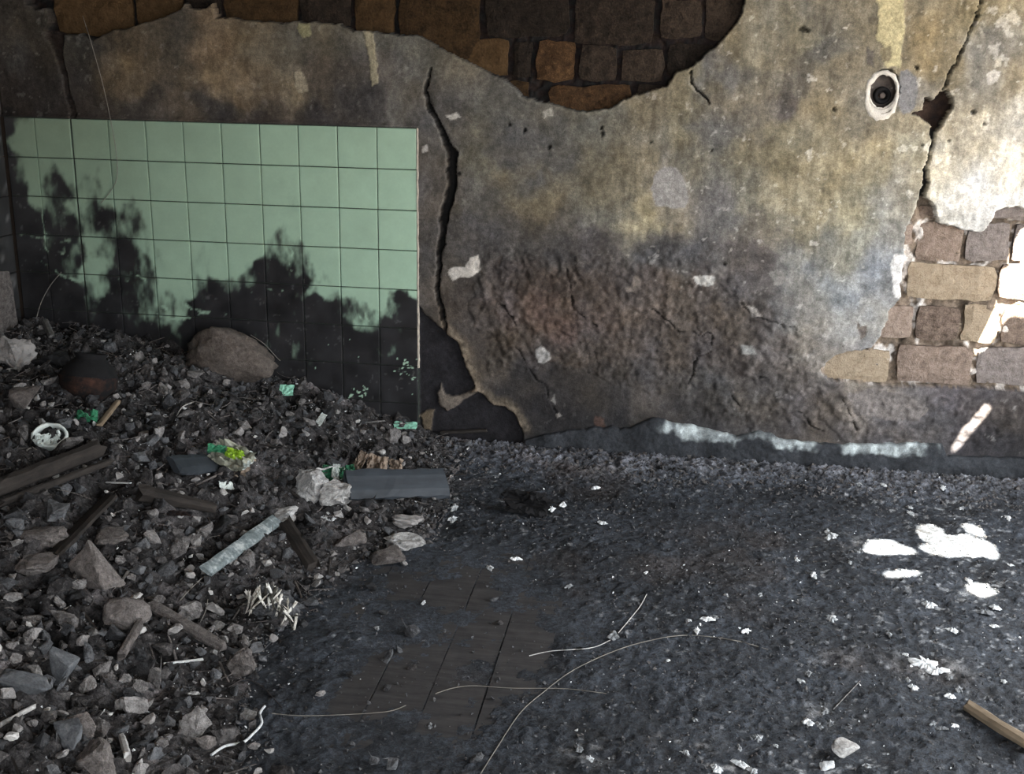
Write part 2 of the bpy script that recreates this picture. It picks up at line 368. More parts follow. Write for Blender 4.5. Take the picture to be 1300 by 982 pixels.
BASE = [(20,60,45,42,38),(100,60,42,40,36),(170,60,62,55,45),(220,60,58,52,42),(270,60,85,72,55),(330,60,82,75,62),(380,60,75,70,58),(430,60,72,68,58),(490,60,85,82,72),(520,60,80,78,70),(560,80,80,78,70),
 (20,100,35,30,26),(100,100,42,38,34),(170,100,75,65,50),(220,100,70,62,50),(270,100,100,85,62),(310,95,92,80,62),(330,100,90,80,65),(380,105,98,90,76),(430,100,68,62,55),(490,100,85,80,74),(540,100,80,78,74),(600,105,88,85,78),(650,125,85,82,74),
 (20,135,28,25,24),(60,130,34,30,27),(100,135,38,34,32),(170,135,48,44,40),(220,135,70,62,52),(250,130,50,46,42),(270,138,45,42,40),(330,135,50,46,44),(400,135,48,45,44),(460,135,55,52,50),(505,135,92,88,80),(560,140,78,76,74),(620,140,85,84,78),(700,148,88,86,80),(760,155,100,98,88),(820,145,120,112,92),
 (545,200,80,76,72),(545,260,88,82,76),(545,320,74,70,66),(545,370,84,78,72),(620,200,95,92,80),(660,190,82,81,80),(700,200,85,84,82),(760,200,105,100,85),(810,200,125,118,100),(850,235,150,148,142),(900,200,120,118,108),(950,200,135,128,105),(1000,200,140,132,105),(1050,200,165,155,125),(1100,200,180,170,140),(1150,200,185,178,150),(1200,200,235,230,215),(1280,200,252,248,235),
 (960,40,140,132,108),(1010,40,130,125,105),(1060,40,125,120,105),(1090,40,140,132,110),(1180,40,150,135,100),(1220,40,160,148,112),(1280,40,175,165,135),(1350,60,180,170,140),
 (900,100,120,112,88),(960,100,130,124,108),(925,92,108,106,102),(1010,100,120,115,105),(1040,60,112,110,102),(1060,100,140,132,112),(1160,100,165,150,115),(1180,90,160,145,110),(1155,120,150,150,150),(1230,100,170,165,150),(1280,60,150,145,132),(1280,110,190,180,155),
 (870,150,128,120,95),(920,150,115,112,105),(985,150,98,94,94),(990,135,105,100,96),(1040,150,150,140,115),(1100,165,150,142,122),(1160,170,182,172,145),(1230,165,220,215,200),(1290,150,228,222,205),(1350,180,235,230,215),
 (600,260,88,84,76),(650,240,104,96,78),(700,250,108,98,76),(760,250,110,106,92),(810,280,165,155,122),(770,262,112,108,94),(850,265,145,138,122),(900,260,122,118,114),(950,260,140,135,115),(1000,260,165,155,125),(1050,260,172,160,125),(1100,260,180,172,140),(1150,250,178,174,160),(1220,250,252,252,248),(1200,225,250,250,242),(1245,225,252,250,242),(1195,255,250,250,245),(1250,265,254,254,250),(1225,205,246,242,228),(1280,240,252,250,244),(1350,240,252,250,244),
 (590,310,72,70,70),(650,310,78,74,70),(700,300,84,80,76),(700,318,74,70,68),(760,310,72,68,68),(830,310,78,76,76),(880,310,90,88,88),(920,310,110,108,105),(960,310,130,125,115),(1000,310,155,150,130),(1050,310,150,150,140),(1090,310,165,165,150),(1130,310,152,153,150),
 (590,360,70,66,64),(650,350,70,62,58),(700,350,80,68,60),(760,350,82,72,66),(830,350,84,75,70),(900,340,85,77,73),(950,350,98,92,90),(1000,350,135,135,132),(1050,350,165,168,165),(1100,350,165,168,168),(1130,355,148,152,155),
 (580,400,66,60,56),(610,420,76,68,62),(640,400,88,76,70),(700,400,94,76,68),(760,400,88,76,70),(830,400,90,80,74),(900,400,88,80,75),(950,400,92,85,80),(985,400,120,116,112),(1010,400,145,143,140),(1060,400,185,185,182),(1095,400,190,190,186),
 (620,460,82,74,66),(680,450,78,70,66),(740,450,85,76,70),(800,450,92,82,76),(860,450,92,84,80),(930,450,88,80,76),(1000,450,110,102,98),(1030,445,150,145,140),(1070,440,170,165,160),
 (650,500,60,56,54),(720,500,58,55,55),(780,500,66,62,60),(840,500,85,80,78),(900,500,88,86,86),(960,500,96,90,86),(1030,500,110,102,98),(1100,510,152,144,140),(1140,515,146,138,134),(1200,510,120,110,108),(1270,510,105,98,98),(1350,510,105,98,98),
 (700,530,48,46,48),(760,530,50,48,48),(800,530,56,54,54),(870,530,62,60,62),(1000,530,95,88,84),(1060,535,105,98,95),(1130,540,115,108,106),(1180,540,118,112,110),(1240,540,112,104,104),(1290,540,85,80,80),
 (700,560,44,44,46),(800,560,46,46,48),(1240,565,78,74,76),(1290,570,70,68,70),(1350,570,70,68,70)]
# flakes and patches with a shape of their own: (outline, colour, extra relief, edge noise)
PATCH = [([(568,343),(580,338),(592,338),(597,328),(608,324),(610,342),(600,350),(586,352),(575,356),(570,350)], (176,172,166), .003),
 ([(880,352),(888,350),(908,351),(907,360),(900,364),(890,362),(884,358)], (205,204,200), .002),
 ([(790,364),(803,362),(805,350),(811,349),(815,360),(808,372),(798,370)], (120,112,106), .002),
 ([(679,443),(685,440),(697,447),(700,455),(692,463),(684,460)], (162,160,158), .003),
 ([(826,240),(832,222),(843,210),(855,212),(868,228),(874,250),(870,264),(850,262),(832,262)], (152,150,148), -.0005),
 ([(1112,-20),(1115,15),(1112,50),(1124,62),(1122,85),(1142,86),(1146,60),(1150,40),(1145,-20)], (206,198,160), .003),
 ([(1130,335),(1137,323),(1148,322),(1152,335),(1148,360),(1142,378),(1133,378),(1134,355)], (255,255,255), -.001),
 ([(1252,95),(1262,88),(1270,92),(1266,104),(1256,108)], (235,232,225), .001),
 ([(1264,74),(1271,72),(1272,86),(1263,86)], (225,220,205), .001),
 ([(1086,405),(1094,414),(1102,412),(1100,428),(1092,432)], (130,122,116), -.002),
 ([(461,40),(468,38),(475,44),(478,70),(480,105),(473,108),(470,80),(465,58)], (120,115,98), .003),
 ([(379,30),(392,28),(395,44),(384,48),(378,40)], (104,102,80), .002),
 ([(373,92),(382,86),(388,100),(392,116),(380,118),(374,108)], (118,112,98), .002),
 ([(690,140),(701,138),(701,148),(692,149)], (150,148,140), .002),
 ([(536,185),(543,183),(544,192),(537,194)], (150,148,145), .003),
 ([(566,146),(580,143),(586,150),(574,152)], (165,163,158), .001),
 ([(555,500),(560,488),(564,500),(572,505),(590,500),(606,492),(608,498),(588,508),(575,520),(566,524),(558,516)], (110,102,94), .012),
 ([(533,528),(543,520),(551,522),(546,535),(546,548),(536,546)], (98,88,74), .010),
 ([(720,38),(726,30),(730,40),(727,50),(715,47)], (110,100,84), .03),
 ([(1141,92),(1152,88),(1162,98),(1166,118),(1160,138),(1146,146),(1141,140)], (150,151,154), .0005),
 ([(1118,62),(1130,58),(1134,72),(1128,80),(1120,78)], (150,142,118), -.001),
 ([(705,526),(709,523),(713,529),(707,531)], (140,135,130), .003),
 ([(755,528),(766,530),(768,544),(756,545)], (82,66,60), .001),
 ([(1100,60),(1110,66),(1108,85),(1098,82)], (108,104,98), .0005),
 ([(1075,500),(1110,492),(1150,500),(1180,520),(1165,535),(1120,532),(1085,525)], (150,143,140), .002),
 ([(975,345),(990,342),(1005,355),(985,362)], (150,148,145), .001),
 ([(947,385),(956,388),(968,400),(955,402)], (150,146,142), .002),
 ([(940,436),(955,438),(958,450),(942,448)], (150,150,148), .002),
 ([(700,508),(704,500),(706,512)], (120,118,115), .002)]

TB_R, TB_T = 0.0, 1.216           # right edge and top of the tiled panel
def wall_fields(X, Z):
    nx_ = fbm(X, Z, 24, 4, 3) * .007; nz_ = fbm(X, Z, 24, 4, 23) * .007
    fx = fbm(X, Z, 90, 3, 43) * .0025; fz = fbm(X, Z, 90, 3, 53) * .0025
    x, z = X + nx_ * .7 + fx, Z + nz_ * .7 + fz
    # stains
    wx, wz = X + fbm(X, Z, 7, 5, 61) * .075, Z + fbm(X, Z, 7, 5, 71) * .075
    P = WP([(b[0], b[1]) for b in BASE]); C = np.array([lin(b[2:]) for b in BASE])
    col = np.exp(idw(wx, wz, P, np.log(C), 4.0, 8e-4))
    col *= (1 + .22 * fbm(X, Z, 14, 5, 81) + .16 * fbm(X, Z * .35, 60, 3, 91))[..., None]     # blotches and brush streaks
    lum = col.mean(-1, keepdims=True); col = lum + (col - lum) * .78
    tone = fbm(X, Z, 9, 3, 95)
    col[..., 2] *= 1 - .10 * tone; col[..., 0] *= 1 + .05 * tone
    col *= (1 + .20 * fbm(X * 6, Z * .6, 14, 4, 93) * sstep(.5, .8, Z) * sstep(.4, 1.0, X) + .22 * fbm(X, Z, 34, 4, 94))[..., None]
    upper = sstep(.55, .75, Z) * sstep(.5, 1.2, X)
    sp = fbm(X, Z, 55, 4, 97)
    col = col + (sstep(.72, .95, sp) * (.03 + .16 * upper))[..., None] * np.array([1., .98, .9])
    fl2 = fbm(X, Z, 26, 5, 98) + .25 * fbm(X, Z, 5, 2, 100)
    col = col + (sstep(.78, .86, fl2) * (.02 + .20 * upper + .12 * sstep(1.1, 1.6, X)))[..., None] * np.array([1., .99, .95])
    h = .0018 * fbm(X, Z, 16, 4, 5) + .0009 * fbm(X, Z, 70, 3, 9)
    # rough render, finish coat gone
    rough_poly = WP([(600, 330), (640, 318), (760, 325), (850, 318), (930, 345), (985, 390), (1035, 440), (1050, 480), (1110, 500), (1200, 500), (1300, 505), (1300, 560), (900, 545), (860, 500), (760, 480), (690, 470), (620, 470), (600, 400)])
    rg = sstep(-.03, .03, polydist(x, z, rough_poly) + fbm(X, Z, 10, 4, 15) * .03)
    h = h - rg * .004 + rg * (.0070 * fbm(X, Z, 45, 4, 25) + .0040 * np.abs(fbm(X, Z, 20, 4, 35)))
    col *= (1 + rg * .35 * fbm(X, Z, 60, 4, 45))[..., None]
    flake = fbm(X, Z, 8, 5, 55) * rg
    h = h + sstep(.1, .14, flake) * .005
    for c in CRACKS_LOW:
        d = linedist(X + nx_ * 1.6 + fx, Z + nz_ * 1.6 + fz, c) + .0012 + .0022 * fbm(X, Z, 30, 3, 65)
        k = sstep(-.002, .0015, d); h = h - k * .012; col *= (1 - .75 * k)[..., None]
        h = h + .003 * sstep(-.03, 0, d) * (1 - k)
    for pl, c, dh in PATCH:
        d = polydist(x + fbm(X, Z, 55, 3, 76) * .0022, z + fbm(X, Z, 55, 3, 78) * .0022, WP(pl))
        k = sstep(-.0025, .0025, d)
        n = 1 + .14 * fbm(X, Z, 50, 4, 75)
        col = col * (1 - k[..., None]) + (lin(c) * n[..., None]) * k[..., None]
        h = h + k * dh
    # skin of plaster right of the long crack stands proud of the strip beside the tiles
    sideA = sstep(.0, .02, X - np.interp(Z, CRACK_A[0][::-1, 1], CRACK_A[0][::-1, 0])) * sstep(.35, .5, Z) * (1 - sstep(1.40, 1.46, Z))
    h = h + .006 * sideA
    # soot-black recess below the diagonal break, pale broken edge
    d = polydist(x, z, RECESS)
    k = sstep(-.006, .002, d)
    edge = sstep(-.055, -.004, d) * (1 - k) * sstep(.0, .08, X - .06) * sstep(0.03, .1, Z)
    col = col * (1 - edge[..., None] * .8) + edge[..., None] * .8 * lin((134, 122, 106)) * (1 + .6 * fbm(X, Z, 70, 3, 85))[..., None]
    prot = polydist(x, z, WP(PATCH[16][0])); prot2 = polydist(x, z, WP(PATCH[17][0]))
    kk = k * (1 - sstep(-.002, .002, np.maximum(prot, prot2)))
    col = col * (1 - kk[..., None]) + kk[..., None] * lin((37, 36, 39)) * (1 + .35 * fbm(X, Z, 30, 4, 87))[..., None]
    h = h - k * .024 + edge * .004 * fbm(X, Z, 60, 3, 86)
    dark = (39, 37, 38)
    # cracks and holes through the plaster
    for pts, wd in (CRACK_A, CRACK_B, CRACK_C, CRACK_D):
        d = linedist(X + nx_ * 1.3 + fx * 1.2, Z + nz_ * 1.3 + fz * 1.2, pts, wd)
        k = sstep(-.0025, .001, d)
        h = h - k * .045
        lip = sstep(-.012, -.002, d) * (1 - k)
        col *= (1 + .35 * lip)[..., None]  # crack rims lightened in the colour as a painted highlight
        col = col * (1 - k[..., None]) + k[..., None] * np.array([.008, .006, .005])
    for poly, dep, c in ((HOLE_TOP, .066, (.016, .011, .008)), (HOLE_RIGHT, .056, (.17, .135, .105)), (HOLE_SMALL, .05, (.028, .018, .014)), (WEDGE, .05, (.04, .03, .026))):
        d = polydist(x, z, poly)
        k = sstep(-.003, .002, d)
        n = fbm(X, Z, 60, 4, 88)
        c = np.array(c) * (1 + .45 * n + .3 * fbm(X, Z, 18, 3, 89))[..., None]
        if poly is HOLE_RIGHT:
            c = c + (sstep(.2, .5, fbm(X, Z, 22, 4, 99)) * .42)[..., None]
            dep = dep - .012 - .020 * np.clip(fbm(X, Z, 30, 4, 90), -.6, 1)
        elif poly is HOLE_TOP: dep = dep - .01 + .008 * n
        lip = sstep(-.02, -.003, d) * (1 - k)
        col = col * (1 + .18 * lip * (n + .6))[..., None]
        col = np.where((k > .5)[..., None], -c, col)          # negative marks a colour that is already a true albedo
        h = h * (1 - k) - k * dep
    for (px, py, r) in PITS:
        c = W(px, py); d = np.hypot(x - c[0], z - c[1])
        k = sstep(r * .0034, r * .0018, d); h = h - k * .012; col = col * (1 - .85 * k)[..., None]
    c = W(1121, 116); e = np.hypot((x - c[0]) / .052, (z - c[1]) / .072)
    k = sstep(1.02, .98, e); h = h * (1 - k) - k * .055
    # strip behind the tiles, straight arris of grout at their edge
    k = (X < TB_R + .004) & (Z < TB_T + .003)
    h = np.where(k, -.0035, h)
    g = np.where(X < -1.0, 0.0, 1.0)
    col = np.where(k[..., None], -np.array([.035, .042, .036]), col)
    led = sstep(TB_T + .018, TB_T + .004, Z) * (X < TB_R + .01) * (Z > TB_T)
    h = h + .010 * led
    return h, col

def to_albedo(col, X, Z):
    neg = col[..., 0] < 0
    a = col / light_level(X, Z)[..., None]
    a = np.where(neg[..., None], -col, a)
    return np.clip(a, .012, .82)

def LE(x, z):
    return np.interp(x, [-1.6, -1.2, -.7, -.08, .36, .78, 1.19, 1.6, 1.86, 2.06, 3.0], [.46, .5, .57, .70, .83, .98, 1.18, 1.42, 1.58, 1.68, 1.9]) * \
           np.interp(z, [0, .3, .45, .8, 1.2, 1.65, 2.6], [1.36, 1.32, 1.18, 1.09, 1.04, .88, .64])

def relief(name, xa, xb, za, zb, step, parent):
    nx = int(round((xb - xa) / step)) + 1; nz = int(round((zb - za) / step)) + 1
    X, Z = np.meshgrid(np.linspace(xa, xb, nx), np.linspace(za, zb, nz), indexing='ij')
    h, col = wall_fields(X, Z)
    V = np.stack([X, -h, Z], -1)
    return link(name, mesh_arr(name, V, grid_faces(nx, nz), True, to_albedo(col, X, Z)), M['plaster'], parent)
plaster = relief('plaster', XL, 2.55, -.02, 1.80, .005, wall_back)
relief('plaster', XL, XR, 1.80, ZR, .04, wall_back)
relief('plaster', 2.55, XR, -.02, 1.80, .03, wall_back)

# bricks laid bare where the plaster fell
def rough_block(name, w, d, h, seed, amp=.004):
    nx, nz = max(4, min(10, int(w / .028))), max(4, min(6, int(h / .022)))
    xs = np.linspace(-1, 1, nx + 1); zs = np.linspace(-1, 1, nz + 1)
    U, Wv = np.meshgrid(xs, zs, indexing='ij')
    r = np.clip((np.abs(U) ** 7 + np.abs(Wv) ** 7), 0, 2)
    X = U * w / 2 * (1 - .05 * np.abs(Wv) ** 6); Z = Wv * h / 2 * (1 - .08 * np.abs(U) ** 6)
    X = X + amp * 1.5 * fbm(X + seed, Z, 22, 3, 250) * (np.abs(U) > .9); Z = Z + amp * 1.5 * fbm(X, Z + seed, 22, 3, 260) * (np.abs(Wv) > .9)
    Y = -d / 2 + .006 * np.minimum(r, 1.4) + amp * fbm(X + seed * .37, Z, 26, 3, 270)
    F0 = np.stack([X, Y, Z], -1).reshape(-1, 3); B0 = F0.copy(); B0[:, 1] = d / 2
    Fc = [tuple(f) for f in grid_faces(nx + 1, nz + 1)]
    n = len(F0); m = nz + 1
    ring = [i * m for i in range(nx)] + [nx * m + k for k in range(nz)] + [i * m + nz for i in range(nx, 0, -1)] + [k for k in range(nz, 0, -1)]
    Fc += [(ring[(k + 1) % len(ring)], ring[k], ring[k] + n, ring[(k + 1) % len(ring)] + n) for k in range(len(ring))]
    return mesh_arr(name, np.vstack([F0, B0]), Fc)
BRICKS = [(63,-22,162,44,'brick_ochre',0),(166,-22,226,34,'brick_ochre',0),(230,-22,273,24,'brick_soot',0),(280,-22,372,32,'brick_ochre',.006),(377,-22,442,34,'brick_soot',0),(447,-22,497,46,'brick_ochre',0),
 (504,-22,606,74,'brick_ochre',-.004),(614,-22,720,47,'brick_soot',0),(729,-22,830,57,'brick_soot',0),(838,-2,891,48,'brick_soot',-.004),(896,-22,948,50,'brick_soot',.01),(838,-26,891,-6,'brick_soot',0),
 (590,49,643,98,'brick_ochre',0),(651,53,673,98,'brick_soot',.004),(680,51,727,104,'brick_orange',0),(734,57,781,104,'brick_soot',0),(788,63,842,104,'brick_soot',0),(847,55,905,98,'brick_soot',.006),
 (560,76,585,100,'brick_ochre',0),(636,103,668,128,'brick_ochre',0),(694,109,802,147,'brick_orange',-.006),(808,108,850,128,'brick_soot',0),
 (1262,262,1306,280,'brick_slate',0),(1312,262,1360,330,'brick_grey',0),(1168,262,1186,284,'brick_grey',.012),(1148,284,1161,312,'brick_grey',-.004),(1167,284,1224,334,'brick_grey',.003),(1229,284,1284,333,'brick_slate',-.005),
 (1153,337,1266,382,'brick_beige',-.005),(1271,337,1362,384,'brick_grey',0),
 (1114,390,1160,431,'brick_grey',0),(1166,391,1220,434,'brick_grey',-.003),(1225,390,1268,438,'brick_beige',.002),(1274,392,1362,440,'brick_grey',0),
 (1046,446,1131,487,'brick_beige',.002),(1141,441,1235,489,'brick_grey',-.004),(1242,444,1362,492,'brick_slate',0),(1290,286,1306,332,'brick_slate',0)]
for k, (a, b, c, d, mt, off) in enumerate(BRICKS):
    mx, mz = (a + c) / 2, (b + d) / 2
    w = W(c, mz)[0] - W(a, mz)[0]; h = W(mx, b)[1] - W(mx, d)[1]; cx, cz = W(mx, mz)
    face = .034 if k < 22 else .022
    o = link('brick', rough_block('brick', w, .09, h, k, .0045 if mt != 'brick_orange' else .006), M[mt], wall_back)
    o.location = (cx, face + off + .045, cz)
    o.rotation_euler = (random.Random(k).uniform(-.02, .02), random.Random(k + 9).uniform(-.03, .02), random.Random(k + 5).uniform(-.03, .03))

# green wall tiles, each its own piece, with soot burnt onto the glaze
SOOT = [(5,200,1),(3,160,.8),(12,230,1),(20,240,.9),(30,270,1),(45,290,.95),(10,300,1),(60,280,.9),(66,238,.75),(75,242,.8),(85,285,.8),(65,270,.75),(120,275,.7),(122,238,.52),(112,240,.45),(160,280,.75),(165,268,.6),(150,292,.6),(35,330,1),(75,320,.9),(70,345,.95),(100,335,.8),(120,315,.3),(125,335,.1),(140,320,.5),(112,345,.2),(165,325,.95),(156,320,.9),(180,335,.6),(190,345,.7),(195,320,.3),(150,355,.85),(125,365,.4),(175,365,.75),(140,385,1),(190,375,.5),(215,380,.35),(228,396,.35),(200,395,.5),(250,385,.9),(265,395,1),(275,376,.9),(240,412,.9),(215,355,.1),(235,370,.2),(300,362,.6),(310,357,.6),(335,338,.9),(350,323,.7),(360,318,.5),(350,345,1),(380,345,.7),(402,358,.4),(385,360,.9),(320,375,1),(300,380,1),(360,380,1),(400,385,1),(420,397,1),(412,370,.1),(393,368,.3),(440,365,0),(470,375,.05),(442,388,.6),(460,392,.5),(455,402,.5),(480,400,.5),(496,390,.5),(510,380,.95),(522,386,1),(490,412,1),
 (60,180,0),(30,180,.05),(45,225,.05),(100,180,0),(150,200,0),(200,200,0),(300,200,0),(400,200,0),(500,200,0),(200,260,0),(190,240,.05),(240,300,0),(300,300,0),(335,290,0),(400,300,0),(500,300,0),(220,330,.03),(265,325,.25),(280,340,.03),(300,335,.05),(440,340,0),(500,350,0),(140,235,.05),(212,290,.02),(95,222,.1),(95,262,.3),(48,252,.1),(510,362,0),(522,366,.1),(480,382,.05),(85,200,.05),(150,250,.1),(180,248,.1),(410,335,.1),(430,320,0),(320,320,.1),(318,300,0),(205,310,.1),(205,345,.15),
 (0,360,1),(40,380,1),(90,370,1),(90,400,1),(140,410,1),(200,425,1),(300,410,1),(400,420,1),(450,430,1),(530,410,1),(0,430,1),(100,450,1),(300,460,1),(450,470,1),(525,460,1),(512,468,1),(460,495,1),(530,500,1),(400,500,1),(300,500,1),(100,500,1),(500,530,1),(400,540,1),(200,540,1),(0,540,1)]
SP = WP([(a, b) for a, b, _ in SOOT]); SV = np.array([c for _, _, c in SOOT])
SCRAPE = [(WP(p), w) for p, w in (([(25, 299), (60, 301), (98, 304)], .002), ([(150, 352), (205, 356)], .003), ([(52, 335), (78, 350), (108, 356)], .005), ([(200, 398), (228, 405), (255, 398), (285, 397)], .003), ([(369, 312), (369, 342)], .003),
     ([(338, 366), (355, 367)], .005), ([(310, 371), (318, 370)], .003), ([(55, 265), (59, 318)], .002), ([(82, 308), (83, 326)], .002), ([(456, 398), (463, 410)], .006), ([(466, 396), (470, 404)], .003), ([(354, 382), (354, 392)], .001), ([(205, 388), (222, 396), (240, 390), (262, 398)], .006))]
_rg = np.random.default_rng(6); SPECKS = []
for (gx, gy, rx, ry, n_) in ((516, 466, 13, 15, 26), (458, 497, 9, 9, 15), (364, 494, 7, 8, 16), (520, 480, 30, 40, 10), (440, 470, 60, 50, 8)):
    for _ in range(n_):
        q = W(gx + _rg.normal() * rx * .55, gy + _rg.normal() * ry * .55); SPECKS.append((q[0], q[1], _rg.uniform(.0022, .005) if n_ > 11 else .002))
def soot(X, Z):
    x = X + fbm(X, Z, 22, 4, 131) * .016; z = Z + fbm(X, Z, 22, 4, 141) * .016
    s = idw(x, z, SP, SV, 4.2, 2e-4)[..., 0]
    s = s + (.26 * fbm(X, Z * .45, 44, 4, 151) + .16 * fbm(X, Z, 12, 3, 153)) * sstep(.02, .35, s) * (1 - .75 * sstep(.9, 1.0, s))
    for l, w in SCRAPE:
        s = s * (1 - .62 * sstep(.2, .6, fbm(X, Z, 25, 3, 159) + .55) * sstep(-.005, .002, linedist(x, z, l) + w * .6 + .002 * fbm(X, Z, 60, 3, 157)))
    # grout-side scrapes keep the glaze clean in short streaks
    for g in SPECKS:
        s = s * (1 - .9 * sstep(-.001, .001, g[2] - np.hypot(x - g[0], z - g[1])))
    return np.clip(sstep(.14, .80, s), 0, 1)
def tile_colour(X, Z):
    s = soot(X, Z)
    film_dim = np.interp(X, [-1.65, -1.35, -.9, -.4, 0], [.66, .56, .30, .12, 0]) * np.interp(Z, [.6, .8, 1.2], [.45, .65, 1.0])  # smoke film, made stronger to paint in the dimmer light at left
    green = np.array([.375, .55, .425]); smoke_dim = np.array([.10, .105, .066])
    film_dim = np.clip(film_dim + .05 * fbm(X, Z, 6, 4, 161), 0, 1)
    c = green * (1 - film_dim[..., None]) + smoke_dim * film_dim[..., None]
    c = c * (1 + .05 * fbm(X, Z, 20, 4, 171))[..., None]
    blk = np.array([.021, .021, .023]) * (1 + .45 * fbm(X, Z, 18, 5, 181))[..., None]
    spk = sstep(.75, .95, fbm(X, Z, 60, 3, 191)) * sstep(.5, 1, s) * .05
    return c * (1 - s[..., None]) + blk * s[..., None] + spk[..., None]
PT = .152
def tile_mesh(x0, z0, w, h, n, colf):
    xs = np.concatenate([[-w / 2, -w / 2 + .0012], np.linspace(-w / 2 + .004, w / 2 - .004, n), [w / 2 - .0012, w / 2]])
    zs = np.concatenate([[-h / 2, -h / 2 + .0012], np.linspace(-h / 2 + .004, h / 2 - .004, n), [h / 2 - .0012, h / 2]])
    X, Z = np.meshgrid(xs, zs, indexing='ij')
    m = len(xs); y = np.zeros_like(X)
    for a in (0, m - 1): y[a, :] = .007; y[:, a] = .007
    for a in (1, m - 2):
        y[a, 1:-1] = .0006; y[1:-1, a] = .0006
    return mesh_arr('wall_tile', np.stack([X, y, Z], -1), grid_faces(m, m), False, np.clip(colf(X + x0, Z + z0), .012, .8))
rt = random.Random(5)
for c in range(11):
    for r in range(8):
        xc = -(c + .5) * PT; zc = TB_T - (r + .5) * PT
        w = PT - .0022
        if c == 9: w = PT - .006; xc -= .0022
        if c == 10: w = .128; xc = -1.52 - .0645
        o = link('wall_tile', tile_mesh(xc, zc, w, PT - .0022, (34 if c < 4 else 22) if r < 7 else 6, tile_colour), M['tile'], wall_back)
        o.location = (xc, -.003 + rt.uniform(-.0008, .0008), zc)
        o.rotation_euler = (rt.uniform(-.004, .004), 0, rt.uniform(-.004, .004))
# split joint beside the ninth tile column opened by the crack: a dark gap stays; thin pale strip at the free edge, its colour standing for the lit tile side
bm = bmesh.new(); box_bm(bm, .0002, .006, -.0045, .006, .30, TB_T + .002)
bmesh.ops.subdivide_edges(bm, edges=[e for e in bm.edges if abs(e.verts[0].co.z - e.verts[1].co.z) > .5], cuts=60)
for v in bm.verts: v.co.x += random.Random(int(v.co.z * 997)).uniform(-.001, .0012)
link('lit_edge', bm_mesh('lit_edge', bm), mat_plain('pale_lit_edge', (.52, .47, .40), .9, .35, 60), wall_back)

# tiles on the side wall at the corner
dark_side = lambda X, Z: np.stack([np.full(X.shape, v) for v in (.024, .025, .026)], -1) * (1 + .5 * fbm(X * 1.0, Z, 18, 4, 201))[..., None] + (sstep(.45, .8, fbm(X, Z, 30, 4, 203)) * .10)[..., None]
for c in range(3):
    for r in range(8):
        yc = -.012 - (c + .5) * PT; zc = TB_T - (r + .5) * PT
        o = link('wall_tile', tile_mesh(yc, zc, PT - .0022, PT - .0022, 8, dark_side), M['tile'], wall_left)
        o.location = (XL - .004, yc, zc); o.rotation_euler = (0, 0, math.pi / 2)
nx, nz = 130, 90
Y, Z = np.meshgrid(np.linspace(-2.6, .0, nx), np.linspace(0, ZR, nz), indexing='ij')
hh = .004 * fbm(Y, Z, 8, 4, 211); hh = np.where((Z < TB_T) & (Y > -.47), -.012, hh)
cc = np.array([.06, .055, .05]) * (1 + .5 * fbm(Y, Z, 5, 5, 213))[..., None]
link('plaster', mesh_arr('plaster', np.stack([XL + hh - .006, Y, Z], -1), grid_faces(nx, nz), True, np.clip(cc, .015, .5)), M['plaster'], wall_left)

# skirting of cement render along the foot of the wall, ash caught on its broken top
SK = [(668, 556), (700, 548), (760, 541), (800, 541), (832, 529), (880, 540), (935, 551), (962, 545), (1000, 557), (1040, 562), (1100, 563), (1150, 561), (1196, 562), (1202, 577), (1250, 578), (1300, 580), (1420, 588)]
skx, skz = WP(SK).T
nx, nz = 560, 30
xs = np.linspace(skx[0], 2.95, nx); top = np.interp(xs, skx, skz) + .006 * fbm(xs, xs * 0, 30, 4, 221)
T = np.linspace(0, 1, nz); X = np.repeat(xs[:, None], nz, 1)
prof = np.interp(T, [0, .78, .90, .97, 1.0], [0, .80, .98, 1.0, 1.0])
Zs = np.maximum(top, .02)[:, None] * prof[None, :]
th = np.interp(T, [0, .7, .85, .95, 1], [.03, .027, .022, .012, -.006])
Ys = -(th[None, :] + .004 * fbm(X, Zs, 25, 4, 223) + 0.002 * fbm(X, Zs, 90, 2, 225))
wx0, wx1 = W(838, 540)[0], W(1192, 560)[0]
ashm = sstep(.60, .80, np.repeat(T[None, :], nx, 0) + .16 * fbm(X, Zs, 22, 4, 227)) * sstep(wx0 - .03, wx0 + .03, X) * sstep(wx1 + .01, wx1 - .01, X)
gap = linedist(X, Zs, WP([(935, 551), (962, 546), (985, 549)])) + .02
ashm = ashm * (1 - .75 * sstep(0, .012, gap)) * sstep(-.55, .1, fbm(X, Zs, 12, 4, 233)) * (.55 + .45 * sstep(-.2, .4, fbm(X, Zs, 40, 3, 235)))
base = np.array([.030, .033, .038]) * (1 + .5 * fbm(X, Zs, 14, 5, 229))[..., None]
cc = base * (1 - ashm[..., None]) + ashm[..., None] * np.array([.40, .45, .46]) * (1 + .35 * fbm(X, Zs, 50, 3, 231))[..., None]
sk = link('baseboard_back', mesh_arr('baseboard_back', np.stack([X, Ys, Zs], -1), grid_faces(nx, nz), True, np.clip(cc, .012, .75)), M['plaster'])
struct(sk, 'broken blackened render skirting with white ash along its top', 'skirting')

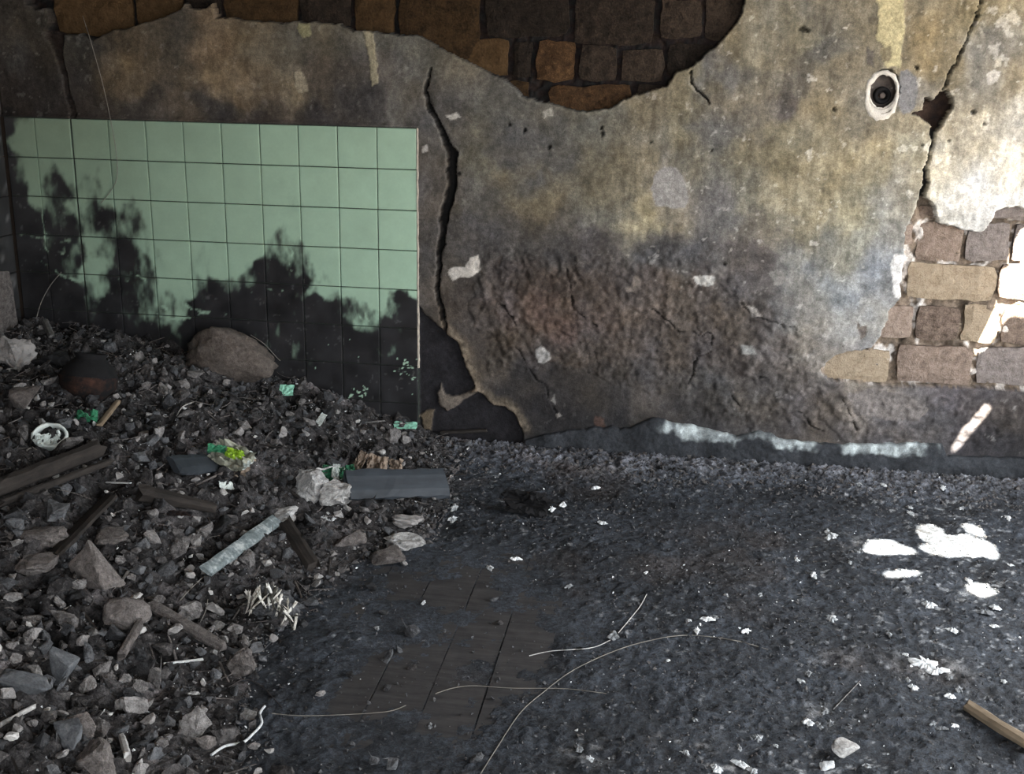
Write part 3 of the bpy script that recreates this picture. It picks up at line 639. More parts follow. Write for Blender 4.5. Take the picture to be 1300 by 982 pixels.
# ------------------------------------------------------------------ junction box in the plaster
cx, cz = W(1121, 116)
jb = tag(empty('junction_box', (cx, 0, cz)), 'burnt-out electrical junction box ringed with white filler in the plaster', 'junction box')
def ring_mesh(name, prof, n=28, sx=1.0, sz=1.0, jit=0.0, seed=0, low=None):
    rng = np.random.default_rng(seed); V = []
    for k in range(n):
        a = 2 * math.pi * k / n
        for r, y in prof:
            j = 1 + jit * rng.normal()
            e = (low(a) if low else 1.0) if r > prof[0][0] else 1.0
            V.append((math.cos(a) * r * sx * j * e, y + jit * .02 * rng.normal(), math.sin(a) * r * sz * j * e))
    m = len(prof); Fc = [(k * m + i, ((k + 1) % n) * m + i, ((k + 1) % n) * m + i + 1, k * m + i + 1) for k in range(n) for i in range(m - 1)]
    return mesh_arr(name, V, Fc, True)
low = lambda a: .94 + .46 * max(0, -math.sin(a)) ** 2 + .12 * max(0, -math.cos(a))
link('filler_collar', ring_mesh('filler_collar', [(.040, .004), (.043, -.006), (.052, -.008), (.056, .003)], 36, 1.05, 1.35, .03, 3, low), M['filler'], jb)
link('box', ring_mesh('box', [(.002, .05), (.040, .05), (.043, .02), (.044, -.004)], 28, 1.05, 1.38), M['conduit'], jb)
s = link('socket', ring_mesh('socket', [(.012, .045), (.018, .022), (.026, .020), (.029, .028), (.030, .05)], 24), M['black'], jb); s.location = (.004, 0, -.014)
p = link('socket_core', ring_mesh('socket_core', [(.001, .026), (.008, .024), (.010, .03), (.010, .046)], 16), M['conduit'], s)
for q in (-1, 1):
    p = link('screw', ring_mesh('screw', [(.0005, .016), (.003, .015), (.0035, .019), (.0035, .03)], 10), M['wire'], jb); p.location = (q * .033, .012, .012)

# ------------------------------------------------------------------ floor: planks and the ash over them
rp = random.Random(2)
PW = .1329
plank_protos = []
for k in range(4):
    bm = bmesh.new(); box_bm(bm, -PW / 2 + .0022, PW / 2 - .0022, -2.6, 2.6, -.03, 0)
    bmesh.ops.subdivide_edges(bm, edges=[e for e in bm.edges if abs(e.verts[0].co.y - e.verts[1].co.y) > 3], cuts=14)
    for v in bm.verts: v.co.z += rp.uniform(-.0012, .0008); v.co.x += rp.uniform(-.0009, .0009)
    me = bm_mesh('floor_plank', bm); me.materials.append(M['plank']); plank_protos.append(me)
for k in range(-15, 19):
    x = .455 + PW / 2 + k * PW
    if XL < x < XR:
        o = link('floor_plank', plank_protos[k % 4], None, floor); o.location = (x, -2.6, rp.uniform(-.0015, .0005))

EDGE = np.array([F(*p) for p in [(640, 548), (612, 566), (588, 600), (580, 640), (562, 690), (520, 705), (470, 716), (440, 740), (415, 775), (395, 800), (362, 815), (345, 850), (335, 900), (345, 960), (350, 1060)]] + [(.12, -3.0)])
HEAP_POLY = np.vstack([EDGE, [(XL - .05, -3.0), (XL - .05, .05), (EDGE[0][0], .05)]])
def heap_h(x, y):
    x = np.asarray(x, float); y = np.asarray(y, float)
    d = -linedist(x, y, EDGE)
    ins = polydist(x, y, HEAP_POLY) > 0
    return np.where(ins, .40 * (1 - np.exp(-(d / .95) ** 1.6)) + .012 * sstep(0, .06, d), 0.0)
# where the planks are swept bare
BARE = FP([(470, 720), (560, 700), (640, 690), (735, 745), (740, 800), (690, 850), (660, 900), (600, 990), (380, 990), (400, 880), (430, 800)])
xa, xb, ya, yb, st = -.75, 2.75, -2.55, .0, .0068
nx = int((xb - xa) / st); ny = int((yb - ya) / st)
X, Y = np.meshgrid(np.linspace(xa, xb, nx), np.linspace(ya, yb, ny), indexing='ij')
bare = sstep(-.10, .12, polydist(X, Y, BARE) + fbm(X, Y, 5, 4, 301) * .12)
n1 = fbm(X, Y, 11, 5, 303); n2 = fbm(X, Y, 45, 4, 305); n3 = fbm(X, Y, 140, 2, 307)
bank = sstep(-.40, -.05, Y + .06 * fbm(X, Y, 4, 3, 309))                      # sweepings banked against the wall
hgt = .0045 + .004 * n1 + .003 * n2 + .0034 * n3 + bank * (.012 + .006 * n2 + .004 * n3) + .006 * sstep(.3, .9, fbm(X, Y, 20, 4, 311))
hgt = hgt * (1 - .8 * bare) - bare * (.0035 + .0035 * fbm(X, Y, 7, 4, 313) - .001)
hgt = np.where(bare < .02, np.maximum(hgt, .0015), hgt)
c = np.array([.029, .0345, .0435]) * (1 + .5 * fbm(X, Y, 6, 5, 315) + .45 * n2)[..., None]
warm = sstep(.25, .9, fbm(X, Y, 4, 3, 317)); c[..., 0] *= 1 + .22 * warm; c[..., 2] *= 1 - .14 * warm
c = c * (1 + bank * 2.0 * (1 + .4 * n2 + .6 * n3))[..., None] * np.where(bank[..., None] > 0, 1 + bank[..., None] * np.array([.12, 0, -.08]), 1)
wht = sstep(.80, 1.05, fbm(X, Y, 60, 3, 319) + .28 * fbm(X, Y, 3, 3, 321) + .12 * sstep(.2, 2.2, X)) * (1 - .6 * bare)
c = c + (wht * .20)[..., None] * np.array([.93, .97, 1.0])
# pale ash drifts
for (px, py, rx, ry, a) in ((1165, 845, 30, 12, .2), (1210, 856, 20, 10, .15), (1040, 835, 34, 9, .10), (870, 940, 40, 14, .14), (745, 955, 30, 14, .16), (930, 972, 40, 10, .30), (1040, 905, 30, 12, .16), (1240, 752, 30, 9, .12), (760, 600, 60, 8, .08), (1090, 690, 40, 10, .12), (1150, 600, 180, 10, .09), (900, 590, 120, 10, .06)):
    q = F(px, py); ex = F(px + rx, py)[0] - q[0]; ey = F(px, py - ry)[1] - q[1]
    w = np.exp(-((X - q[0]) / ex) ** 2 - ((Y - q[1]) / ey) ** 2) * sstep(-.1, .7, fbm(X, Y, 40, 4, 323))
    c = c + (w * a)[..., None]
ASH_GRID = (xa, xb, ya, yb, hgt.copy())
ash = link('ash_layer', mesh_arr('ash_layer', np.stack([X, Y, hgt], -1), grid_faces(nx, ny), True, np.clip(c, .008, .7)), M['ash'])
tag(ash, 'thin gritty black ash covering the plank floor', 'ash', None, 'stuff')

# ------------------------------------------------------------------ the debris heap
xa, xb, ya, yb, st = XL - .005, .62, -2.9, .0, .009
nx = int((xb - xa) / st); ny = int((yb - ya) / st)
X, Y = np.meshgrid(np.linspace(xa, xb, nx), np.linspace(ya, yb, ny), indexing='ij')
H = heap_h(X, Y); e = sstep(.0, .08, H)
n1 = fbm(X, Y, 6, 5, 331); n2 = fbm(X, Y, 26, 4, 333); n3 = fbm(X, Y, 80, 3, 335)
Hf = H + e * (.028 * n1 + .030 * n2 + .008 * n3) - .012 * (1 - e)
c = np.array([.046, .044, .045]) * (1 + .6 * fbm(X, Y, 9, 4, 337) + .7 * n3)[..., None]
w = sstep(.35, .9, fbm(X, Y, 7, 4, 339)); c = c * (1 + w * 1.6)[..., None] * (1 + w[..., None] * np.array([.03, .0, .0]))
heap = link('ash_heap', mesh_arr('ash_heap', np.stack([X, Y, Hf], -1), grid_faces(nx, ny), True, np.clip(c, .006, .4)), M['heap'])
tag(heap, 'mound of black ash and charred dust below the green tiles', 'ash heap', None, 'stuff')

HEAP_GRID = (xa, xb, ya, yb, Hf.copy())
def bilerp(g, x, y):
    xa, xb, ya, yb, A = g; nx, ny = A.shape
    u = (x - xa) / (xb - xa) * (nx - 1); v = (y - ya) / (yb - ya) * (ny - 1)
    ok = (u >= 0) & (u <= nx - 1) & (v >= 0) & (v <= ny - 1)
    u = np.clip(u, 0, nx - 1.001); v = np.clip(v, 0, ny - 1.001); i = u.astype(int); j = v.astype(int); u = u - i; v = v - j
    return np.where(ok, (A[i, j] * (1 - u) + A[i + 1, j] * u) * (1 - v) + (A[i, j + 1] * (1 - u) + A[i + 1, j + 1] * u) * v, -.05)
def surf(x, y):                           # top of heap, ash or planks at a point
    x = np.asarray(x, float); y = np.minimum(np.asarray(y, float), -1e-4)
    return np.maximum(np.maximum(bilerp(HEAP_GRID, x, y), bilerp(ASH_GRID, x, y)), 0.0)
_T = np.linspace(1.2, 9, 2600)
def hit(px, py, lift=0.0):                # first point of heap or floor along a pixel's ray
    d = ray(px, py)
    P = CAM + _T[:, None] * d
    f = P[:, 2] - surf(P[:, 0], P[:, 1]) - lift
    k = int(np.argmax((f < 0) | (P[:, 1] > 0)))
    a, b = _T[k - 1], _T[k]
    for _ in range(12):
        m = (a + b) / 2; p = CAM + m * d
        if p[2] - float(surf(p[0], p[1])) - lift < 0 or p[1] > 0: b = m
        else: a = m
    return CAM + a * d
def tree_verts(o):                        # world-space vertices of a thing and its parts
    bpy.context.view_layer.update(); V = []; st = [o]
    while st:
        c = st.pop(); st += list(c.children)
        if c.type == 'MESH':
            v = np.empty(len(c.data.vertices) * 3, np.float32); c.data.vertices.foreach_get('co', v)
            mw = np.array(c.matrix_world); V.append(v.reshape(-1, 3) @ mw[:3, :3].T + mw[:3, 3])
    return np.vstack(V)
def settle(o, bed=.2, cap=.012):          # lower or raise a thing until it beds a little into what carries it
    V = tree_verts(o); g = V[:, 2] - surf(V[:, 0], V[:, 1])
    h = float(V[:, 2].max() - V[:, 2].min())
    o.location.z -= float(np.percentile(g, 4)) + min(bed * h, cap)
    return o

# ------------------------------------------------------------------ shapes for debris
def hull_bm(seed, n=16, box=False):
    rng = np.random.default_rng(seed); bm = bmesh.new()
    P = rng.uniform(-1, 1, (n, 3)) if box else rng.normal(size=(n, 3))
    if not box: P /= np.linalg.norm(P, axis=1)[:, None] ** (1.0 if n >= 30 else .75)
    for p in P: bm.verts.new(p)
    g = bmesh.ops.convex_hull(bm, input=bm.verts)
    bmesh.ops.delete(bm, geom=list({v for v in g['geom_interior'] + g['geom_unused'] if isinstance(v, bmesh.types.BMVert)}), context='VERTS')
    lo = np.min([v.co for v in bm.verts], 0); hi = np.max([v.co for v in bm.verts], 0)
    for v in bm.verts: v.co = Vector((np.array(v.co) - (lo + hi) / 2) / (hi - lo))
    return bm                                        # unit-sized, centred
def rock_mesh(name, seed, n=18, sub=2, amp=.05, box=True):
    bm = hull_bm(seed, n, box)
    bmesh.ops.bevel(bm, geom=list(bm.edges), offset=.04, segments=1, affect='EDGES')
    bmesh.ops.triangulate(bm, faces=bm.faces)
    for _ in range(sub):
        bmesh.ops.subdivide_edges(bm, edges=[e for e in bm.edges if e.calc_length() > .13], cuts=1, use_grid_fill=True)
    bmesh.ops.triangulate(bm, faces=bm.faces)
    rng = np.random.default_rng(seed + 1)
    co = np.array([v.co for v in bm.verts])
    d = fbm(co[:, 0] + co[:, 2] * 1.3 + seed, co[:, 1] - co[:, 2] * .7, 5, 4, seed % 50 + 400) * amp
    nrm = co / (np.linalg.norm(co, axis=1)[:, None] + 1e-6)
    co = co + nrm * d[:, None] + rng.normal(0, amp * .12, co.shape)
    for v, p in zip(bm.verts, co): v.co = Vector(p)
    return bm_mesh(name, bm, False)
TAKEN = []
def dome_mesh(name, seed, amp=.05):
    bm = bmesh.new(); bmesh.ops.create_icosphere(bm, subdivisions=4, radius=.5)
    co = np.array([v.co for v in bm.verts])
    co = np.sign(co) * .5 * (np.abs(co) / .5) ** np.array([.92, .95, .9])
    d = fbm(co[:, 0] * 1.0 + seed, co[:, 1] + co[:, 2] * .9, 4, 4, 610) * amp + fbm(co[:, 0] + seed, co[:, 2] - co[:, 1] * .8, 22, 3, 620) * amp * .35
    co = co * (1 + d[:, None] * 2)
    co[:, 0] *= 1 - .75 * np.clip(co[:, 2], -.1, .5); co[:, 0] -= .10 * co[:, 2]
    for v, p in zip(bm.verts, co): v.co = Vector(p)
    return bm_mesh(name, bm, True)
def rock(name, label, px, pb, wpx, hpx, mat, seed, cat='stone', amp=.05, n=18, asp=.8, rz=0, tilt=0, group=None, box=True, sub=2, sink=.15):
    base = hit(px, pb); s = scale_at(base)
    w = wpx / s; d = w * asp; hh = max(.3 * w, (hpx / s - d * .40) / .92)
    o = link(name, rock_mesh(name, seed, n, sub, amp, box), M[mat])
    p = base + np.array([0, d * .5, 0])
    if p[1] > -d * .5: p[1] = -d * .5 - .003
    g = float(np.mean([surf(p[0] + w * .3 * a_, p[1] + d * .3 * b_) for a_ in (-1, 0, 1) for b_ in (-1, 0, 1)]))
    o.scale = (w, d, hh); o.location = (p[0], p[1], g + hh * (.5 - sink)); o.rotation_euler = (tilt, tilt * .5, rz)
    TAKEN.append((p[0], p[1], w * .5))
    tag(o, label, cat, group)
    return o
def stick_mesh(name, L, w, t, seed, seg=10, jag=.25, bend=0.0, taper=0.0):
    rng = np.random.default_rng(seed); V = []; n = 8
    for i in range(seg + 1):
        u = i / seg; x = (u - .5) * L
        k = 1 - taper * u
        for j in range(n):
            a = 2 * math.pi * (j + .5) / n
            cy = math.copysign(min(1, abs(math.cos(a)) * 1.25), math.cos(a)); cz = math.copysign(min(1, abs(math.sin(a)) * 1.25), math.sin(a))
            dx = rng.normal() * jag * w if i in (0, seg) else 0
            V.append((x + dx, cy * w / 2 * k * (1 + rng.normal() * .05) + bend * L * math.sin(math.pi * u), cz * t / 2 * k * (1 + rng.normal() * .05)))
    Fc = [(i * n + j, i * n + (j + 1) % n, (i + 1) * n + (j + 1) % n, (i + 1) * n + j) for i in range(seg) for j in range(n)]
    me = bpy.data.meshes.new(name)
    me.from_pydata(V, [], [list(f)[::-1] for f in Fc] + [list(range(n))[::1], [seg * n + j for j in range(n)][::-1]]); me.update()
    return me
def orient(o, a, b, roll=0.0):
    a, b = Vector(a), Vector(b); x = (b - a).normalized()
    up = Vector((0, 0, 1)); y = up.cross(x).normalized(); z = x.cross(y)
    R = Matrix((x, y, z)).transposed() @ Matrix.Rotation(roll, 3, 'X')
    o.matrix_world = Matrix.Translation((a + b) / 2) @ R.to_4x4()
def stick(name, label, p0, p1, wpx, thick, mat, seed, cat='wood', lift=(.01, .01), roll=0.0, jag=.25, bend=0.0, taper=0.0, group=None, seg=10):
    a = hit(*p0); b = hit(*p1)
    a = a + np.array([0, 0, lift[0]]); b = b + np.array([0, 0, lift[1]])
    # keep the pixel direction while raising the ends
    for q, pp, l in ((a, p0, lift[0]), (b, p1, lift[1])):
        q[:] = hit(*pp, thick * .35)
    u = np.linspace(0, 1, 40)[:, None]; Q = a + (b - a) * u
    e = Q[:, 2] - surf(Q[:, 0], Q[:, 1])                    # raise the middle out of bumps, keep it touching
    dz = max(0.0, thick * .35 - float(np.percentile(e, 25 if thick >= .03 else 8))) + .35 * wpx / scale_at(a) * abs(math.sin(roll))
    a[2] += dz; b[2] += dz
    w = wpx / scale_at((a + b) / 2); L = float(np.linalg.norm(b - a))
    o = link(name, stick_mesh(name, L, w, thick, seed, seg, jag, bend, taper), M[mat]); orient(o, a, b, roll)
    TAKEN.append(((a[0] + b[0]) / 2, (a[1] + b[1]) / 2, L * .3))
    return tag(o, label, cat, group)
def tube_mesh(name, pts, r, n=6):
    pts = [Vector(p) for p in pts]
    dense = []
    for i in range(len(pts) - 1):
        a, b, c, d = pts[max(i - 1, 0)], pts[i], pts[i + 1], pts[min(i + 2, len(pts) - 1)]
        for t in np.arange(6) / 6:
            dense.append(.5 * (2 * b + (c - a) * t + (2 * a - 5 * b + 4 * c - d) * t ** 2 + (3 * b - a - 3 * c + d) * t ** 3))
    dense.append(pts[-1]); V = []
    for i, p in enumerate(dense):
        t = (dense[min(i + 1, len(dense) - 1)] - dense[max(i - 1, 0)]).normalized()
        s = t.cross(Vector((.3, .2, 1))).normalized(); u = s.cross(t)
        for k in range(n):
            a = 2 * math.pi * k / n; V.append(p + (s * math.cos(a) + u * math.sin(a)) * r)
    m = len(dense)
    Fc = [(i * n + k, i * n + (k + 1) % n, (i + 1) * n + (k + 1) % n, (i + 1) * n + k) for i in range(m - 1) for k in range(n)]
    return mesh_arr(name, V, Fc, True)
def wire(name, label, pix, r, mat, lifts=None, wall=False, cat='wire', group=None):
    pts = []
    if wall:
        for k, p in enumerate(pix):
            y = -.005 - (lifts[k] if lifts else 0); x, z = W(*p, y); pts.append((x, y, z))
    else:                                                  # follow the surface closely between the given pixels
        lf = lifts or [.001] * len(pix); n = len(pix)
        for k in np.arange(0, n - 1 + 1e-6, .2):
            i = min(int(k), n - 2); t = k - i; A = [np.array(pix[min(max(m, 0), n - 1)], float) for m in (i - 1, i, i + 1, i + 2)]
            q = .5 * (2 * A[1] + (A[2] - A[0]) * t + (2 * A[0] - 5 * A[1] + 4 * A[2] - A[3]) * t ** 2 + (3 * A[1] - A[0] - 3 * A[2] + A[3]) * t ** 3)
            pts.append(hit(q[0], q[1], lf[i] * (1 - t) + lf[i + 1] * t + r))
    return tag(link(name, tube_mesh(name, pts, r), M[mat]), label, cat, group)
def flake_mesh(name, seed, n=26, thick=.05):
    rng = np.random.default_rng(seed); V = []
    ph = rng.uniform(0, 6.28, 4); am = rng.uniform(.08, .30, 4) * np.array([1.3, .8, .5, .7])
    for k in range(n):
        a = 2 * math.pi * k / n
        r = .34 * (1 + am[0] * math.sin(2 * a + ph[0]) + am[1] * math.sin(3 * a + ph[1]) + am[2] * math.sin(5 * a + ph[2]) + .5 * am[3] * math.sin(9 * a + ph[3]) + rng.normal() * .16)
        r = max(.10, r); V.append((math.cos(a) * r, math.sin(a) * r, thick * rng.uniform(-.5, 1.2)))
    top = [(x * .86, y * .86, z + thick * rng.uniform(.6, 1.6)) for x, y, z in V]
    mid = [(x * .4, y * .4, z * .5 + thick * rng.uniform(1.0, 4.5)) for x, y, z in V]
    q = lambda a, b: [[a + k, a + (k + 1) % n, b + (k + 1) % n, b + k] for k in range(n)]
    me = bpy.data.meshes.new(name); ct = n * 3
    me.from_pydata(V + top + mid + [(0, 0, thick * 2.5), (0, 0, -thick * .3)], [], q(0, n) + q(n, 2 * n) + [[2 * n + k, 2 * n + (k + 1) % n, ct] for k in range(n)] + [[(k + 1) % n, k, ct + 1] for k in range(n)])
    me.update(); return me
def crumple(name, w, d, seed, amp=.25, n=16, thick=.0006, edge=.09):
    rng = np.random.default_rng(seed)
    u, v = np.meshgrid(np.linspace(-.5, .5, n), np.linspace(-.5, .5, n), indexing='ij')
    z = amp * (np.abs(fbm(u + seed, v, 3, 3, 500 + seed % 20)) + .5 * np.abs(fbm(u, v + seed, 7, 2, 520)))
    x = u * w * (1 + edge * fbm(u, v + seed, 3, 2, 530)); y = v * d * (1 + edge * fbm(u + seed, v, 3, 2, 540))
    me = mesh_arr(name, np.stack([x, y, z * max(w, d)], -1), grid_faces(n, n), False)
    return me
def place_sheet(name, label, px, py, wpx, dpx, mat, seed, rot=(0, 0, 0), cat='packaging', amp=.25, lift=.01, parent=None):
    p = hit(px, py, lift); s = scale_at(p)
    o = link(name, crumple(name, wpx / s, dpx / s, seed, amp), M[mat])
    m = o.modifiers.new('thickness', 'SOLIDIFY'); m.thickness = .0012
    o.location = p; o.rotation_euler = rot; settle(o)
    TAKEN.append((p[0], p[1], wpx / s * .45))
    return tag(o, label, cat) if label else o

# ------------------------------------------------------------------ single things in the heap
tag_cat = 'rubble'
# (name, label, x centre, y bottom, width, height, material, seed, extra)
rock('mud_clod', 'large rounded brown mud clod leaning on the sooty tiles', 279, 478, 118, 74, 'mud', 8, 'clod', amp=.07, asp=.55, sink=.12).data = dome_mesh('mud_clod', 4, .10)
for o in bpy.data.objects:
    if o.name == 'mud_clod': o.data.materials.append(M['mud']); o.scale.z *= 1.3; o.location.z += .012
rock('rubble_boulder', 'lumpy brown mortar boulder beside the charred beam end', 38, 684, 68, 40, 'stone', 11, 'rubble', amp=.09, rz=.3)
rock('rubble_boulder', 'wide brown mortar boulder under the lumpy boulder', 30, 738, 64, 42, 'stone', 13, 'rubble', amp=.08, rz=1.1)
rock('mortar_wedge', 'wedge-shaped brown mortar slab tilted up in the heap', 118, 752, 78, 72, 'stone', 17, 'rubble', amp=.04, n=9, asp=.5, rz=-.4, tilt=.3)
rock('rounded_stone', 'rounded dusty brown stone above the grey-blue stone', 149, 806, 66, 58, 'stone', 23, 'stone', amp=.04, n=30, box=False)
rock('smooth_stone', 'smooth grey-blue stone block with brown edge', 76, 872, 38, 56, 'bluestone', 29, 'stone', amp=.02, n=14, rz=.2)
rock('flat_stone', 'broad flat dark stone lying beside the grey-blue stone', 24, 884, 66, 50, 'bluestone', 31, 'stone', amp=.03, n=12, asp=.6, rz=.1)
rock('rough_stone', 'rough pinkish-brown stone beside a white bone-like splinter', 116, 990, 64, 56, 'stone', 37, 'stone', amp=.06, n=22)
rock('oblong_stone', 'oblong brown stone below the grey-blue stone', 94, 925, 36, 42, 'stone', 41, 'stone', amp=.05, n=18, rz=.6)
rock('dark_stone', 'dark grey angular stone above the rough pinkish stone', 80, 950, 46, 38, 'bluestone', 43, 'stone', amp=.04, n=12, rz=-.3)
rock('ash_topped_rock', 'angular brown rock crusted with white ash at the heap edge', 488, 722, 46, 34, 'stone', 47, 'rubble', amp=.06, n=10, rz=.4)
rock('mortar_lump', 'pitted brown mortar lump at the end of the broken lath', 301, 860, 34, 46, 'stone', 53, 'rubble', amp=.1, n=20)
rock('mortar_lump', 'brown mortar lump below the wedge-shaped slab', 132, 700, 46, 30, 'stone', 59, 'rubble', amp=.08, n=20)
rock('grey_chunk', 'pale grey plaster chunk near the white strip of wire', 258, 950, 22, 26, 'stone', 61, 'rubble', amp=.06)
rock('plaster_block', 'grey plaster block beside the crushed white tin', 22, 522, 58, 44, 'stone', 67, 'plaster', amp=.03, n=9, asp=.5, rz=-.5, tilt=-.3)
rock('white_crusted_lump', 'lump crusted in bright white ash above the grey slat', 388, 640, 48, 56, 'white_ash', 71, 'ash lump', amp=.14, n=24)
rock('white_crusted_lump', 'small white-crusted lump touching the grey slat end', 356, 668, 32, 24, 'white_ash', 73, 'ash lump', amp=.14, n=20)
rock('grey_crusted_lump', 'grey ash-crusted lump beside the blackened board', 425, 650, 40, 44, 'pale', 79, 'ash lump', amp=.12, n=20)
sc = tag(empty('spiky_ash_clump', hit(345, 778, .02)), 'ragged yellow-white ash clump with hanging spikes', 'ash lump')
k_ = 1 / scale_at(sc.location); rk = np.random.default_rng(9)
o = link('clump_core', rock_mesh('clump_core', 83, 24, 2, .2), M['charcoal'], sc); o.scale = (66 * k_, 40 * k_, 34 * k_); o.location = (0, .02, .02)
for q in range(34):
    u = rk.uniform(-1, 1)
    L = rk.uniform(.015, .065); me = stick_mesh('ash_spike', L, rk.uniform(.004, .012), rk.uniform(.004, .009), 300 + q, 7, .9, rk.uniform(-.25, .25), rk.uniform(.1, .8)); me.materials.append(M['spike'])
    o = link('ash_spike', me, None, sc); o.location = (u * 30 * k_, -.02 + rk.uniform(-.02, .02), .055 - .03 * abs(u) - .02 * u + rk.uniform(-.012, .012))
    o.rotation_euler = (rk.uniform(-1, 1), rk.uniform(.1, 1.4), rk.uniform(-2.6, .2))
TAKEN.append((sc.location[0], sc.location[1], .09))
rock('frosted_rock', 'dark rock frosted with white ash along its top', 512, 704, 50, 26, 'white_ash', 89, 'rubble', amp=.18, n=20)
rock('black_clump', 'shaggy black burnt clump sitting on the floor', 666, 656, 50, 34, 'black', 97, 'burnt clump', amp=.3, n=26, sub=3, asp=.45, sink=.02)
rock('floor_stone', 'flat grey stone lying on the ash floor', 1073, 966, 38, 30, 'stone', 101, 'stone', amp=.03, n=16, asp=.8, sink=.05).active_material = M['pale']
rock('white_pebble', 'small white pebble touching the flat grey floor stone', 1051, 980, 20, 20, 'white', 103, 'stone', amp=.05, n=14, sink=.05)
rock('burnt_cloth', 'half-buried bundle of charred cloth beside the clay pot', 62, 462, 46, 36, 'black', 107, 'burnt cloth', amp=.15, n=20)
rock('corner_debris', 'grey ash-crusted debris lump under the corner of the walls', 6, 470, 46, 56, 'rubble', 109, 'rubble', amp=.15, n=20)
rock('curled_rock', 'brown twisted lump below the white-crusted lump', 385, 705, 32, 36, 'rubble', 113, 'rubble', amp=.15, n=20)
rock('split_rock', 'brown split rock under the blackened board', 440, 702, 38, 38, 'stone', 127, 'rubble', amp=.1, n=14)
rock('knob_rock', 'knobbly brown rock beneath the middle of the blackened board', 512, 676, 40, 30, 'rubble', 131, 'rubble', amp=.1, n=16)
rock('grey_wedge', 'grey wedge of mortar at the broken end of the lath', 292, 838, 26, 18, 'bluestone', 137, 'rubble', amp=.04, n=8)
rock('brick_rubble', 'squarish brown brick bit beside the splintered lath', 190, 866, 28, 34, 'rubble', 139, 'rubble', amp=.06, n=12)

d_ = ray(10, 372); t_ = (XL + .012 - CAM[0]) / d_[0]; c_ = CAM + t_ * d_; d_ = ray(8, 338); zt = (CAM + (XL + .012 - CAM[0]) / d_[0] * d_)[2]
zb = float(surf(XL + .03, c_[1])) - .03
o = link('plaster_slab', rock_mesh('plaster_slab', 151, 16, 2, .04), M['stone']); o.scale = (.034, .17, zt - zb); o.location = (XL + .014, c_[1] - .03, (zt + zb) / 2)
tag(o, 'pale grey plaster slab leaning on the side wall above the heap', 'plaster')
# boards, beams and sticks
b = stick('charred_board', 'flat blackened board with a straight edge lying on the heap edge', (441, 638), (566, 634), 40, .022, 'slate_board', 201, 'board', (.05, .035), .80, .02, seg=12)
stick('charred_beam', 'long brown-black charred beam running to the left wall', (-12, 636), (128, 580), 20, .05, 'char_wood', 203, 'beam', (.03, .04), .2, .5)
stick('charred_beam', 'thin charred pole lying along the long beam', (0, 650), (140, 596), 8, .02, 'char_wood', 205, 'beam', (.05, .05), .2, .5)
stick('charred_log', 'short dark charred log with a tapered end', (176, 628), (272, 648), 22, .05, 'char_wood', 207, 'log', (.03, .03), .2, .1, taper=.45)
stick('charred_plank', 'dark plank sloping down between the brown boulders', (66, 712), (140, 636), 24, .018, 'char_wood', 209, 'plank', (.03, .05), -.3, .2)
stick('charred_plank', 'black plank slanting under the grey slat', (362, 670), (398, 728), 18, .02, 'char_wood', 211, 'plank', (.03, .02), .3, .3)
stick('charred_plank', 'dark charred board standing behind the lime green wrapper', (222, 599), (270, 595), 34, .02, 'slate_board', 213, 'plank', (.03, .03), .5, .1)
stick('painted_slat', 'grey slat with flaking pale blue paint', (262, 737), (352, 671), 18, .012, 'grey_slat', 215, 'slat', (.05, .05), .6, .05)
stick('broken_lath', 'broken brown lath with a grey tip', (192, 772), (284, 826), 16, .022, 'stone', 217, 'lath', (.04, .03), .2, .4)
stick('pale_splinter', 'pale wooden splinter behind the crushed white tin', (127, 543), (150, 514), 8, .012, 'raw_wood', 219, 'splinter', (.05, .06), 0, .4)
stick('grey_stick', 'stubby grey stick below the rounded stone', (154, 842), (178, 800), 11, .02, 'stone', 221, 'stick', (.03, .03), 0, .3)
stick('weathered_stick', 'weathered brown wooden stick lying on the ash floor', (1230, 899), (1325, 958), 16, .026, 'raw_wood', 223, 'stick', (.012, .012), .2, .5, bend=-.01)
stick('white_splinter', 'white bone-like splinter beside the rough pinkish stone', (155, 938), (162, 962), 9, .014, 'pale', 225, 'splinter', (.02, .03), 0, .4)
stick('grey_twig', 'grey twig at the far left of the heap front', (0, 926), (44, 902), 5, .01, 'pale', 227, 'twig', (.03, .03), 0, .3)
stick('white_strip', 'thin bright white strip above the charred log', (135, 612), (166, 613), 4, .004, 'white', 229, 'strip', (.07, .07), 0, .05)
stick('white_strip', 'thin white strip below the broken lath', (208, 846), (258, 840), 4, .005, 'white', 231, 'strip', (.03, .03), 0, .05)
stick('white_strip', 'short white strip leaning by the wall near the green tile shard', (458, 537), (488, 534), 4, .005, 'pale', 233, 'strip', (.03, .03), 0, .05)
stick('twin_reed', 'pale reed above the rounded stone', (152, 742), (163, 726), 4, .005, 'pale', 235, 'reed', (.03, .04), 0, .2)
stick('ash_post', 'grey ash-covered stub leaning on the sooty tiles', (57, 408), (66, 428), 8, .016, 'pale', 237, 'stub', (.03, .03), 0, .3)
stick('burnt_bar', 'dark flat bar at the foot of the broken plaster', (560, 549), (618, 546), 6, .012, 'char_wood', 239, 'bar', (.012, .012), 0, .1)

